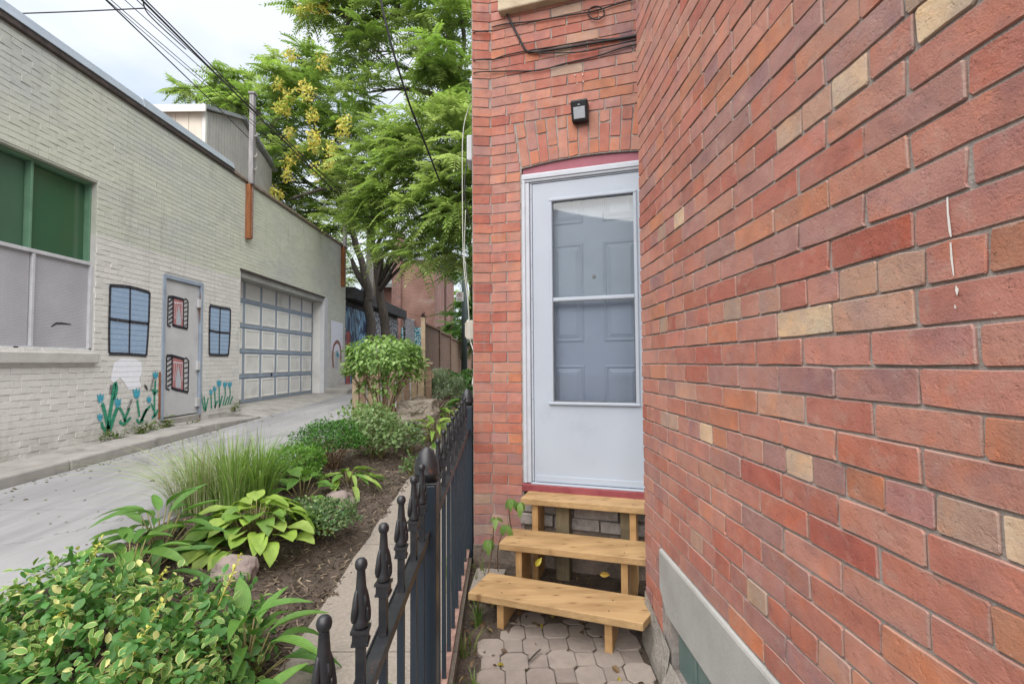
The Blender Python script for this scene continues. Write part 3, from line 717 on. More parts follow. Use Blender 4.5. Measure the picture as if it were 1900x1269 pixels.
def lane_mat():
    m, n, b, o = nodes_of('lane_concrete'); v = coord(n)
    base = mix(n, (.30, .298, .305), (.225, .223, .23), ramp(n, tex(n, coord(n, 'Object', (1.0, .35, 1)), 1.6, 6, .62, .8), .32, .68))
    base = mix(n, base, (.165, .163, .17), math_(n, 'MULTIPLY', ramp(n, tex(n, coord(n, 'Object', (2.2, .22, 1), (0, 0, R(6))), 1.3, 6, .7, .4), .48, .72), .85))
    base = mix(n, base, (.43, .425, .42), math_(n, 'MULTIPLY', ramp(n, tex(n, coord(n, 'Object', (3, .3, 1)), 2.2, 5, .65), .6, .74), .6))
    base = mix(n, base, (.10, .10, .10), math_(n, 'MULTIPLY', ramp(n, tex(n, v, 7, 4, .7), .70, .76), .55))
    dv = n.nodes.new('ShaderNodeVectorMath'); dv.operation = 'ADD'; n.links.new(v, dv.inputs[0]); tn = nd(n, 'ShaderNodeTexNoise', Scale=1.6, Detail=6, Roughness=.7); n.links.new(v, tn.inputs['Vector']); n.links.new(tn.outputs['Color'], dv.inputs[1])
    vo = nd(n, 'ShaderNodeTexVoronoi', Scale=.32); vo.feature = 'DISTANCE_TO_EDGE'; n.links.new(dv.outputs[0], vo.inputs['Vector'])
    base = mix(n, base, (.07, .068, .066), math_(n, 'MULTIPLY', ramp(n, vo.outputs['Distance'], .0015, .005, (1, 1, 1, 1), (0, 0, 0, 1)), .75))
    n.links.new(base, b.inputs['Base Color']); b.inputs['Roughness'].default_value = .72; b.inputs['Specular IOR Level'].default_value = .35
    p = bump(n, b, tex(n, v, 6, 5, .6), .25, .012); bump(n, b, tex(n, v, 220, 2, .6), .3, .003, p); return m
M_LANE = lane_mat()
lane = root('lane', kind='structure', loc=(-3.5, 5, .3))
js = [-3.0, .7, 3.77, 6.9, 10.0, 13.2, 16.4, 19.6, 23, 28, 34, 42, 56]
for a, b in zip(js, js[1:]):
    mb = MB(); a += .006; b -= .006; xl, xr = -4.46, -2.45
    if a > 10: xr = -2.25
    if a >= 15: xl = -5.1
    mb.hexa([(xl, a, lane_z(a) - .2), (xr, a, lane_z(a) - .2), (xr, b, lane_z(b) - .2), (xl, b, lane_z(b) - .2), (xl, a, lane_z(a)), (xr, a, lane_z(a)), (xr, b, lane_z(b)), (xl, b, lane_z(b))])
    part('slab', mb, M_LANE, lane, bv=.004)
# kerb and the strip of pavement along the garage
M_KERB = pmat('kerb_concrete', (.33, .315, .295), (.25, .24, .225), 4, .9, 80, .5, .006, dirt=(.16, .15, .14), dscale=3.5)
kerb = root('kerb', kind='structure', loc=(-4.7, 5, .3))
def wz(Y): return E - 1.095 + .031 * Y                                              # foot of the garage wall
ks = [-3, 0.4, 3.2, 5.0, 7.4, 8.75]
for a, b in zip(ks, ks[1:]):
    mb = MB(); a += .004; b -= .004; t0 = .0; t1 = .0
    za, zb = wz(a) - .01, wz(b) - .01
    if b > 8.6: zb = lane_z(b) + .02
    mb.hexa([(-5.12, a, za - .4), (-4.46, a, za - .4), (-4.46, b, zb - .4), (-5.12, b, zb - .4), (-5.12, a, za), (-4.49, a, za), (-4.49, b, zb), (-5.12, b, zb)])
    part('kerb_stone', mb, M_KERB, kerb, bv=.018)
mb = MB(); a, b = 8.76, 13.2
mb.hexa([(-5.46, a, lane_z(a) - .2), (-4.46, a, lane_z(a) - .3), (-4.46, b, lane_z(b) - .3), (-5.46, b, lane_z(b) - .2), (-5.46, a, E - .772), (-4.46, a, lane_z(a) - .004), (-4.46, b, lane_z(b) - .004), (-5.46, b, E - .772)])
part('apron', mb, M_KERB, kerb, bv=.01)
mb = MB(); a, b = 13.22, 15.1; mb.hexa([(-5.12, a, .2), (-4.46, a, .2), (-4.46, b, .2), (-5.12, b, .2), (-5.12, a, wz(a) + .02), (-4.49, a, lane_z(a) + .12), (-4.49, b, lane_z(b) + .12), (-5.12, b, wz(b) + .02)])
part('kerb_stone', mb, M_KERB, kerb, bv=.03)

# garden bed: lumpy mulch with loose chips
def mulch_z(X, Y): return bed_z(X, Y) + .05 * math.sin(max(0, min(1, (X + 2.45) / 1.3)) * math.pi) + noise.noise((X * 3, Y * 3, 0)) * .03 + noise.noise((X * 11, Y * 11, 4)) * .012
mb = MB(); nx, ny = 44, 190
for j in range(ny + 1):
    Y = -1.5 + j * 13 / ny
    for i in range(nx + 1):
        xr = sx0(Y) + .03; X = -2.47 + (xr + 2.47) * i / nx; mb.v.append((X, Y, mulch_z(X, Y) - (.03 if i in (0, nx) else 0))); mb.c.append((1, 1, 1, 1))
mb.f = [(j * (nx + 1) + i, j * (nx + 1) + i + 1, (j + 1) * (nx + 1) + i + 1, (j + 1) * (nx + 1) + i) for j in range(ny) for i in range(nx)]
bed = struct('garden_bed', mb, M_EARTH, True)
def chip_var():
    out = []
    for k in range(5):
        m = MB(); a, b, c = .011 + .012 * RNG.random(), .0022 + .0022 * RNG.random(), .0015
        m.hexa([(-a, -b, -c), (a * .8, -b * 1.3, -c), (a, b, -c), (-a * .9, b, -c), (-a, -b, c), (a, -b, c * 1.4), (a * .9, b, c), (-a, b * .8, c)]); out.append(m)
    return out
CHIP = chip_var(); its = []
for i in range(9000):
    Y = 1.0 + RNG.random() ** 1.5 * 7; X = RNG.uniform(-2.4, sx0(Y) + .05)
    if Y < 3 and X < -2.2: continue
    d = rv(); d[2] *= .35; t = RNG.uniform(.5, 1.3); c = np.array([(.12, .088, .067), (.21, .155, .12), (.065, .048, .038), (.32, .25, .19)][RNG.choice(4, p=[.4, .27, .25, .08])])
    its.append((int(RNG.integers(5)), frame((X, Y, mulch_z(X, Y) + .004), d, (RNG.normal() * .4, RNG.normal() * .4, 1), RNG.uniform(.7, 1.4)), tuple(c * t)))
M_CHIP = leaf_mat('bark_chip', 0.0, .9)
tag(mass('bark_mulch', M_CHIP, CHIP, its, None, False), 'shredded brown bark mulch spread over the garden bed', 'mulch')

# concrete path beside the iron fence
path = root('path', kind='structure', loc=(-.7, 3, 0))
ps = [-1.5, .9, 2.42, 3.62, 4.45, 5.9, 7.4, 9.0]
for a, b in zip(ps, ps[1:]):
    a += .004; b -= .004; m = 6; mb = MB(); vs = []
    for j in range(m + 1):
        Y = a + (b - a) * j / m; e = noise.noise((Y * 3.1, 0, 0)) * .025
        for X in (sx0(Y) + e, fence_x(Y) + .03): vs += [(X, Y, strip_z(Y)), (X, Y, strip_z(Y) - .25)]
    fs = []
    for j in range(m):
        q = j * 4; fs += [(q, q + 2, q + 6, q + 4), (q, q + 4, q + 5, q + 1), (q + 2, q + 3, q + 7, q + 6)]
    fs += [(0, 1, 3, 2), (4 * m, 4 * m + 2, 4 * m + 3, 4 * m + 1)]
    mb.add(vs, fs); part('path_slab', mb, M_CONC, path)
# soil under the walkway, bank below the fence, and the pavers
mb = MB(); nx, ny = 22, 70
def soil_z(X, Y):
    t = max(0, min(1, (X - fence_x(Y) - .01) / .13)); z = pave_z(Y) - .012
    bank = (strip_z(Y) - .07) * (1 - t) + z * t
    k = noise.noise((X * 6, Y * 6, 2)) * .018 + noise.noise((X * 19, Y * 19, 2)) * .008
    dirt = .02 * max(0, min(1, (Y - 2.5) * 4))
    return bank + k * (1 if Y > 2.55 else max(0, 1 - t)) * .9 + dirt - (.0 if t < 1 else .006)
for j in range(ny + 1):
    Y = -1.5 + j * 5.2 / ny
    for i in range(nx + 1):
        X = fence_x(Y) + .01 + (1.5 - fence_x(Y)) * (i / nx) ** 1.3; mb.v.append((X, Y, soil_z(X, Y))); mb.c.append((1, 1, 1, 1))
mb.f = [(j * (nx + 1) + i, j * (nx + 1) + i + 1, (j + 1) * (nx + 1) + i + 1, (j + 1) * (nx + 1) + i) for j in range(ny) for i in range(nx)]
struct('soil', mb, M_EARTH, True)
walk = root('walkway', kind='structure', loc=(.2, 1.5, -.05))
def paver_mat():
    m, n, b, o = nodes_of('paver'); v = coord(n, 'Position'); oi = n.nodes.new('ShaderNodeObjectInfo')
    c = mix(n, (.29, .245, .212), (.23, .195, .17), ramp(n, tex(n, v, 9, 5, .65), .35, .68))
    c = mix(n, c, mix(n, c, (.8, .78, .78), 1, 'MULTIPLY'), oi.outputs['Random'])
    c = mix(n, c, (.16, .13, .11), math_(n, 'MULTIPLY', ramp(n, tex(n, v, 3.5, 6, .7), .55, .7), .7)); n.links.new(c, b.inputs['Base Color']); b.inputs['Roughness'].default_value = .9
    p = bump(n, b, tex(n, v, 70, 4, .65), .6, .006); bump(n, b, tex(n, v, 260, 2, .6), .4, .003, p); return m
M_PAVER = paver_mat()
def paver_mesh(poly):
    mb = MB(); m = len(poly); ins = [(x * .93, y * .93) for x, y in poly]
    vs = [(x, y, 0) for x, y in ins] + [(x, y, -.004) for x, y in poly] + [(x, y, -.06) for x, y in poly]
    fs = [tuple(range(m))] + [(q + i, q + m + i, q + m + (i + 1) % m, q + (i + 1) % m) for q in (0, m) for i in range(m)]
    return mb.add(vs, fs)
g = .1125; a_ = .0660; b_ = .0462; c_ = g - a_ - .001
octo = [(a_, -c_ + .004), (a_, c_ - .004), (c_ - .004, a_), (-c_ + .004, a_), (-a_, c_ - .004), (-a_, -c_ + .004), (-c_ + .004, -a_), (c_ - .004, -a_)]
sq = [(b_, -b_), (b_, b_), (-b_, b_), (-b_, -b_)]
ME_O = [paver_mesh([(x * RNG.uniform(.97, 1), y * RNG.uniform(.97, 1)) for x, y in octo]).mesh('paver', M_PAVER) for _ in range(3)]
ME_S = [paver_mesh([(x * RNG.uniform(.96, 1), y * RNG.uniform(.96, 1)) for x, y in sq]).mesh('paver', M_PAVER) for _ in range(3)]
rp = R(3); sl_ = math.atan(.06)
for j in range(0, 25):
    for i in range(-3, 10):
        x, y = -.22 + i * g, .15 + j * g; X = x * math.cos(rp) - (y - 2) * math.sin(rp); Y = 2 + x * math.sin(rp) + (y - 2) * math.cos(rp)
        wx = .721 - .0315 * Y
        if X < fence_x(Y) + .11 + .05 * noise.noise((Y * 4, 1, 1)) or X > wx - .03 or Y > 2.78 or Y < .2: continue
        if Y > 2.55 and X < -.14: continue
        M = Matrix.Translation((X, Y, pave_z(Y) + RNG.uniform(-.003, .003))) @ Matrix.Rotation(sl_ + RNG.normal() * .012, 4, 'X') @ Matrix.Rotation(RNG.normal() * .014, 4, 'Y') @ Matrix.Rotation(rp + RNG.normal() * .02, 4, 'Z')
        put('paver', (ME_O if (i + j) % 2 == 0 else ME_S)[int(RNG.integers(3))], walk, M)
# flat concrete piece beside the steps
fl = MB(); fl.prism(((-.28, 3.02, .085), (1, 0, 0), (0, 1, 0), (0, 0, 1)), [(0, -.10), (.17, -.14), (.21, .2), (.02, .22)], -.05, .0)
struct('flagstone', fl, M_CONC, bv=.008)

# ================================================================== WOODEN STEPS
steps = root('wooden_steps', 'three open wooden steps of fresh pale planks leading up to the white door', 'steps', (.3, 2.8, 0))
def tread(p, ang, L_, D_, z, cut=None):
    u = np.array([math.cos(ang), -math.sin(ang), 0]); v = np.array([math.sin(ang), math.cos(ang), 0]); fr_ = ((p[0], p[1], z), tuple(u), tuple(v), (0, 0, 1))
    poly = [(0, 0), (L_, 0), (L_, D_), (0, D_)] if not cut else [(0, 0), (L_ - .012, 0), (L_ + .02, cut), (L_ + .005, D_), (.0, D_)]
    part('tread', MB().prism(fr_, poly, -.038, 0), M_TREAD, steps, bv=.004); return fr_
def leg(fr_, s, v0, dv, zbot, wd=.038):
    o_, u, v, n = [np.array(q, float) for q in fr_]; z = o_[2]
    part('leg', MB().fbox(fr_, (s, s + wd), (v0, v0 + dv), (zbot - z, -.0385)), M_LEGW, steps, bv=.003)
M_LEGW = wood('fresh_cedar_upright', (.47, .29, .13), (.36, .205, .085), 0, False, 1, (26, 26, 1.2))
t1 = tread((-.262, 2.68), R(20.5), .915, .272, E - 1.2177, .13)
t2 = tread((-.1063, 2.92), R(17.5), .90, .272, E - 1.046)
t3 = tread((.023, 3.13), R(17.5), .88, .222, E - .846)
leg(t1, .150, .035, .19, pave_z(2.7) - .02); leg(t1, .715, .035, .19, pave_z(2.5) - .02)
leg(t2, .090, .035, .20, .02); leg(t2, .690, .035, .20, .01)
leg(t3, .065, .03, .17, .03); leg(t3, .66, .03, .17, .03)
mb = MB()
for fr_, ss in ((t1, (.169, .734)), (t2, (.109, .709)), (t3, (.084, .679))):
    o_, u, v, n = [np.array(q, float) for q in fr_]
    for s in ss:
        for d in (.06, .175): mb.lathe([(.0042, 0), (.0042, .0008), (.002, .0009)], tuple(o_ + u * s + v * d + n * .0002), 8)
part('screw_heads', mb, M_BLACK, steps, kind='stuff')
for s in (.20, .60):
    part('post', MB().fbox(t3, (s, s + .085), (.10, .185), (.03 - (E - .846), -.0385)), M_OLDWOOD, steps, bv=.004, label='greyed square post behind the upper tread')

# ================================================================== IRON FENCE
fence = root('iron_fence', 'black iron picket fence with knobbed spikes beside the path', 'fence', (fence_x(1.7), 1.7, strip_z(1.7)))
def top_z(Y): return E - .420 + .06 * Y
def rail_z(Y): return E - .66 + .06 * Y
def brail_z(Y): return -.062 + .06 * Y
def post(Y):
    x = fence_x(Y); h = .0375; z1 = E - .508 + .06 * Y
    p = part('post', MB().box(x - h, x + h, Y - h, Y + h, strip_z(Y) - .1, z1), M_POST, fence, bv=.006)
    mb = MB(); mb.box(x - h - .003, x + h + .003, Y - h - .003, Y + h + .003, z1 + .0005, z1 + .006); part('post_cap', mb, M_IRON, p, bv=.003)
    mb = MB(); mb.lathe([(.030, .006), (.034, .010), (.034, .018), (.040, .022), (.0415, .030), (.0425, .032), (.0425, .036), (.0415, .038), (.041, .055), (.036, .078), (.026, .100), (.014, .114), (.004, .121), (.0005, .122)], (x, Y, z1), 24)
    part('finial', mb, M_IRON, p, smooth=True)
Ys = [.33, .508, .686, .94, 1.11, 1.29, 1.466, 1.60]
Ys = [.21, .395, .572, .752, .940, 1.11, 1.293, 1.466, 1.60]
Yf = [1.80 + .178 * i for i in range(9)]
def picket_mesh():
    s = .0085; mb = MB()
    H = .24
    mb.box(-s, s, -s, s, 0, .092)
    mb.box(-.0155, .0155, -.0155, .0155, .086, .091); mb.box(-.0135, .0135, -.0135, .0135, .091, .108); mb.box(-.0165, .0165, -.0165, .0165, .108, .114)
    mb.lathe([(.012, .114), (.0145, .120), (.012, .128), (.0105, .150), (.0112, .166), (.0095, .19), (.0075, .217), (.008, .221)], (0, 0, 0), 12)
    mb.lathe([(.002, .2165), (.0075, .2185), (.0105, .2225), (.0118, .229), (.0105, .2355), (.007, .2395), (.001, .241)], (0, 0, 0), 14)
    for q in range(2):                                                            # two curled leaves hugging the stem
        a0 = .6 + q * math.pi
        def pt(a, r, z): return (r * math.cos(a), r * math.sin(a), z)
        mb.tube(smooth_path([pt(a0, .008, .184), pt(a0 + .2, .011, .170), pt(a0 + .25, .0135, .152), pt(a0 + .05, .0140, .136), pt(a0 - .45, .0125, .126), pt(a0 - .95, .0125, .134), pt(a0 - .9, .0135, .152)], 3), [.002 + .0044 * math.sin(math.pi * min(1, i / 17 + .08)) for i in range(19)], 6)
        mb.add([pt(a0 + 1.5, .010, .176), pt(a0 + 1.7, .011, .155), pt(a0 + 1.6, .020, .170), pt(a0 + 1.55, .021, .180)], [(0, 1, 2, 3), (3, 2, 1, 0)])
    return mb.mesh('spike', M_IRON, False)
ME_SP = picket_mesh()
for po in ME_SP.polygons: po.use_smooth = len(po.vertices) == 4 and po.index > 30
for i, Y in enumerate(Ys + Yf):
    x = fence_x(Y); sp = put('spike', ME_SP, fence, Matrix.Translation((x, Y, rail_z(Y))) @ Matrix.Rotation(RNG.normal() * .08, 4, 'Z'))
    b = MB().box(x - .0085, x + .0085, Y - .0085, Y + .0085, brail_z(Y) + .001, rail_z(Y) - .021); part('picket', b, M_POST, fence)
for Y in (1.7, 3.44, -.05): post(Y)
def rail(Ya, Yb, zf, w_, h_, mat, name, lip=True):
    mb = MB(); xa, xb = fence_x(Ya), fence_x(Yb)
    mb.hexa([(xa - w_, Ya, zf(Ya) - h_), (xa + w_, Ya, zf(Ya) - h_), (xb + w_, Yb, zf(Yb) - h_), (xb - w_, Yb, zf(Yb) - h_), (xa - w_, Ya, zf(Ya)), (xa + w_, Ya, zf(Ya)), (xb + w_, Yb, zf(Yb)), (xb - w_, Yb, zf(Yb))])
    if lip:
        for s in (-1, 1):
            a0, a1 = sorted((s * w_, s * (w_ - .003)))
            mb.hexa([(xa + a0, Ya, zf(Ya) + .0004), (xa + a1, Ya, zf(Ya) + .0004), (xb + a1, Yb, zf(Yb) + .0004), (xb + a0, Yb, zf(Yb) + .0004), (xa + a0, Ya, zf(Ya) + .0045), (xa + a1, Ya, zf(Ya) + .0045), (xb + a1, Yb, zf(Yb) + .0045), (xb + a0, Yb, zf(Yb) + .0045)])
    part(name, mb, mat, fence)
for a, b in ((-.012, 1.662), (1.738, 3.40)):
    rail(a, b, rail_z, .0175, .020, M_IRON, 'top_rail'); rail(a, b, lambda Y: brail_z(Y) + .0, .0175, .02, M_RUST, 'bottom_rail', False)
# ================================================================== GARAGE BUILDING ACROSS THE LANE
GX = -5.1
def gp(px, py, off=.002):
    p = hit(px, py, (GX, 0, 0), (1, 0, 0)); return (GX + off, p[1], p[2])
garage = root('garage_building', 'long low painted brick garage with flower mural and panelled garage door', 'garage', (GX - 2, 8, .3))
GW = ((GX, 0, 0), (0, 1, 0), (0, 0, 1), (1, 0, 0))
def gwall_mat():
    m, n, b, o = nodes_of('painted_brick'); a = nd(n, 'ShaderNodeAttribute', attribute_name='Col'); v = coord(n, 'Position')
    sep = n.nodes.new('ShaderNodeSeparateXYZ'); n.links.new(v, sep.inputs[0]); y, z = sep.outputs[1], sep.outputs[2]
    w_ = tex(n, coord(n, 'Position', (1, 1, 1)), 2.2, 3, .6)
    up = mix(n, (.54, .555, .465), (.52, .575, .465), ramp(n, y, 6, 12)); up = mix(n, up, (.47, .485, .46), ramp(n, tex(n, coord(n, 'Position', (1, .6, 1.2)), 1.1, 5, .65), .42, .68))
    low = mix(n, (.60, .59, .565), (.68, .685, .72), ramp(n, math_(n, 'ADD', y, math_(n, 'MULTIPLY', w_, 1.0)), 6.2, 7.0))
    zz = math_(n, 'ADD', z, math_(n, 'MULTIPLY', math_(n, 'SUBTRACT', w_, .5), .06))
    lowm = math_(n, 'MULTIPLY', math_(n, 'LESS_THAN', zz, E + 1.585), math_(n, 'LESS_THAN', y, 9.12))
    end = math_(n, 'MULTIPLY', math_(n, 'GREATER_THAN', y, 13.1), math_(n, 'LESS_THAN', math_(n, 'ADD', z, math_(n, 'MULTIPLY', w_, 1.6)), E + 1.6))
    lowm = math_(n, 'MAXIMUM', lowm, end)
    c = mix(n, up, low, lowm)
    worn = ramp(n, tex(n, coord(n, 'Position', (1, 2.2, 4.5)), 3.2, 6, .75), .62, .68)
    c = mix(n, c, (.17, .135, .11), math_(n, 'MULTIPLY', worn, math_(n, 'MULTIPLY', ramp(n, tex(n, v, .8, 2, .5), .5, .6), .55)))
    c = mix(n, c, (.24, .235, .22), math_(n, 'MULTIPLY', ramp(n, tex(n, coord(n, 'Position', (1, 3, .5)), 1.5, 5, .7), .56, .75), .35))
    dirt = math_(n, 'MULTIPLY', ramp(n, math_(n, 'SUBTRACT', z, math_(n, 'MULTIPLY', y, .031)), E - 1.12, E - .72, (1, 1, 1, 1), (0, 0, 0, 1)), ramp(n, tex(n, v, 4, 5, .7), .35, .65))
    c = mix(n, c, (.20, .175, .14), math_(n, 'MULTIPLY', dirt, .45))
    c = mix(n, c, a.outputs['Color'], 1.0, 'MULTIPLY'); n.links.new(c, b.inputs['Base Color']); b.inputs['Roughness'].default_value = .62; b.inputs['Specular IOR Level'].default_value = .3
    p = bump(n, b, tex(n, v, 28, 4, .65), .6, .010); bump(n, b, tex(n, v, 130, 3, .6), .3, .003, p); return m
M_GWALL = gwall_mat()
TOPZ = E + 3.45; GZ0, GZ1 = E - .765, E + 1.765; GY0, GY1 = 9.11, 13.14
DY0, DY1, DZ0, DZ1 = 7.13, 7.99, E - .79, E + 1.29
WY1, WZ0, WZ1 = 5.947, E + .178, E + 2.227
B = .0065
mb = MB()
mb.box(GX - .3, GX - B, -3, WY1, -.3, WZ0); mb.box(GX - .3, GX - B, -3, WY1, WZ1, TOPZ); mb.box(GX - .3, GX - B, WY1, DY0, -.3, TOPZ)
mb.box(GX - .3, GX - B, DY0, DY1, -.3, DZ0); mb.box(GX - .3, GX - B, DY0, DY1, DZ1, TOPZ); mb.box(GX - .3, GX - B, DY1, GY0, -.3, TOPZ)
mb.box(GX - .3, GX - B, GY0, GY1, GZ1, TOPZ); mb.box(GX - .3, GX - B, GY1, 14.8, -.3, TOPZ); mb.box(GX - .3, GX - B, -3, 1, WZ0, WZ1)
mb.box(-11, GX - .31, 14.5, 14.8, -.3, TOPZ); mb.box(-11, -10.7, -3, 14.5, -.3, TOPZ)
M_GMORT = M_GWALL
mb.cc = (.62, .62, .62, 1); mb.c = [(.8, .8, .8, 1)] * len(mb.v)
part('wall', mb, M_GWALL, garage)
part('roof_deck', MB().box(-10.7, GX - .31, -3, 14.5, TOPZ - .25, TOPZ - .1), M_MORTAR, garage)
# bricks
GBV = brick_variants(.2065, .0645, .02, 6, .0010, .003) + brick_variants(.098, .0645, .02, 6, .0010, .003)
its = []
def inside(s, z):
    return (s < WY1 + .0 and WZ0 - .02 < z < WZ1 + .0) or (DY0 - .03 < s < DY1 + .03 and z < DZ1 + .03) or (GY0 < s < GY1 and z < GZ1)
def gadd(a, b, z):
    if b - a < .04: return
    k = 1 if b - a < .15 else 0
    M = fr_mat((GX, (a + b) / 2, z), (0, 1, 0), np.array([RNG.normal() * .012, 0, 1]), (1, RNG.normal() * .0025, RNG.normal() * .03 - .025))
    M[0, 3] += RNG.uniform(-.0012, .0008)
    M[:3, 0] *= (b - a - .0012) / (.2065 if k == 0 else .098); t = RNG.uniform(.93, 1.03)
    its.append((k * 6 + int(RNG.integers(6)), M, (t, t, t)))
for k in range(-18, 51):
    zc = E - .02 + (k + .5) * .0687; ph = 0 if k % 2 else SB / 2
    if zc > TOPZ - .02: continue
    i = math.floor((1.5 - ph) / SB)
    while ph + i * SB < 14.8:
        a, b = ph + i * SB, min(ph + (i + 1) * SB, 14.795); i += 1
        if zc < E - 1.13 + .031 * a: continue
        if k % 6 == 3: segs = [(a, a + SB / 2), (a + SB / 2, b)]
        else: segs = [(a, b)]
        for a2, b2 in segs:
            edges = [e for e in ((WY1 if WZ0 < zc < WZ1 else None), (DY0 - .03 if zc < DZ1 else None), (DY1 + .03 if zc < DZ1 else None), (GY0 if zc < GZ1 else None), (GY1 if zc < GZ1 else None)) if e is not None and a2 < e < b2]
            cut = [a2] + edges + [b2]
            for p, q in zip(cut, cut[1:]):
                if not inside((p + q) / 2, zc): gadd(p, q, zc)
scatter('brick', 'brickwork', M_GWALL, GBV, its, garage, top=300, smooth=False, rank=lambda it: (1 if it[0] < 6 else .5) / max(.2, 1) * abs(1 / max(it[1][1, 3], 1)))
# --- parapet flashing
M_FLASH = pmat('galvanised_flashing', (.44, .49, .55), (.38, .43, .49), 2.5, .42, 30, .05, .002, .25)
M_FELT = pmat('tar_edge', (.05, .042, .04), (.10, .08, .07), 12, .85, 30, .5, .006)
part('tar_strip', MB().box(GX - .31, GX + .035, -3, 8.9, TOPZ + .001, TOPZ + .07), M_FELT, garage, bv=.01)
for a, b in ((-3, 3.3), (3.31, 6.60), (6.61, 8.80)):
    mb = MB(); mb.hexa([(GX - .32, a, TOPZ + .0715), (GX + .05, a, TOPZ + .0715), (GX + .05, b, TOPZ + .0715), (GX - .32, b, TOPZ + .0715), (GX - .32, a, TOPZ + .215), (GX + .022, a, TOPZ + .205), (GX + .022, b, TOPZ + .18), (GX - .32, b, TOPZ + .19)])
    part('flashing', mb, M_FLASH, garage, bv=.004)
part('coping', MB().box(GX - .32, GX + .04, 8.81, 14.84, TOPZ + .001, TOPZ + .055), pmat('brown_coping', (.17, .12, .095), (.27, .22, .18), 9, .8, 40, .4, .004), garage, bv=.008)
# --- window with wire mesh
M_GFR = pmat('green_frame_paint', (.13, .25, .16), (.10, .2, .13), 8, .5, 40, .2, .003); M_GREYFR = pmat('grey_frame_paint', (.50, .51, .53), (.43, .43, .45), 8, .5, 40, .15, .003)
def mesh_mat(name, base, hole, scale, met=.2, p0=.25, rough=.5):
    m, n, b, o = nodes_of(name); v = coord(n, 'Object', (scale, scale, scale)); vo = nd(n, 'ShaderNodeTexVoronoi', Scale=1.0); vo.inputs['Randomness'].default_value = .12
    sep = n.nodes.new('ShaderNodeSeparateXYZ'); n.links.new(v, sep.inputs[0]); cb = n.nodes.new('ShaderNodeCombineXYZ')
    n.links.new(math_(n, 'ADD', sep.outputs[1], math_(n, 'MULTIPLY', sep.outputs[2], .5)), cb.inputs[0]); n.links.new(sep.outputs[2], cb.inputs[1]); n.links.new(cb.outputs[0], vo.inputs['Vector'])
    holes = ramp(n, vo.outputs['Distance'], p0, p0 + .12, (1, 1, 1, 1), (0, 0, 0, 1))
    c = mix(n, base, tuple(x * .8 for x in base), ramp(n, tex(n, coord(n), 1.8, 4, .6), .35, .65)); c = mix(n, c, hole, holes)
    n.links.new(c, b.inputs['Base Color']); b.inputs['Roughness'].default_value = rough; b.inputs['Metallic'].default_value = met; bump(n, b, holes, -.4, .003); return m
M_PERF = mesh_mat('perforated_grey_metal', (.52, .51, .55), (.22, .22, .24), 62, .1, .26)
M_GGLASS = pmat('green_wired_glass', (.035, .105, .055), (.05, .10, .05), 1.6, .14, 0, 0, 0, spec=.6, dirt=(.008, .02, .012), dscale=1.5)
M_WIRE = mesh_mat('green_mesh_glass', (.075, .15, .095), (.035, .09, .05), 80, 0, .34, .3)
win = part('window', MB().box(GX - .20, GX - .17, .8, WY1, WZ0, WZ1), M_FELT, garage)
MID = E + 1.22
for a, b in ((.8, 2.0), (2.04, 3.55), (3.60, 5.18), (5.235, 5.92)):
    part('pane', MB().box(GX - .16, GX - .14, a, b, MID + .02, WZ1 - .03), M_GGLASS if b > 5.5 else M_WIRE, win)
    part('mesh_panel', MB().box(GX - .06, GX - .05, a, b, WZ0 + .03, MID - .02), M_PERF, win)
mb = MB(); mb.box(GX - .17, GX - .07, WY1 - .02, WY1 - .002, MID, WZ1); mb.box(GX - .17, GX - .07, .8, WY1 - .021, WZ1 - .035, WZ1 - .002)
for y in (2.02, 3.575, 5.208): mb.box(GX - .17, GX - .075, y - .014, y + .014, MID + .0, WZ1 - .036)
part('frame', mb, M_GFR, win, bv=.004, label='green painted upper window bars')
mb = MB(); mb.box(GX - .09, GX - .02, WY1 - .045, WY1 - .002, WZ0, MID - .021); mb.box(GX - .09, GX - .02, .8, WY1 - .046, MID - .02, MID + .02); mb.box(GX - .09, GX - .02, .8, WY1 - .002, WZ0 - .03, WZ0 - .001 + .028)
for y in (2.02, 3.575, 5.208): mb.box(GX - .09, GX - .025, y - .016, y + .016, WZ0 + .029, MID - .021)
part('frame', mb, M_GREYFR, win, bv=.004, label='grey painted lower window bars')
part('sill', MB().box(GX - .1, GX + .05, .8, WY1 + .03, WZ0 - .155, WZ0 - .032), pmat('sill_paint', (.47, .46, .44), (.40, .39, .37), 6, .7, 40, .3, .004), win, bv=.012)
M_BLK = pmat('black_mural_paint', (.016, .017, .024), (.03, .03, .04), 30, .6, 40, .3, .003)
mb = MB(); zz = gp(115, 598, -.048); mb.strip([gp(103, 606, -.047), gp(112, 600, -.047), (gp(122, 600, -.047)), gp(140, 602, -.047)], [.012, .02, .02, .01], (1, 0, 0)); part('scrawl', mb, M_BLK, win)
mb = MB(); mb.strip([gp(28, 645, .001 - .018), gp(37, 645, -.017)], [.035, .03], (1, 0, 0)); part('scrawl', mb, M_BLK, win)
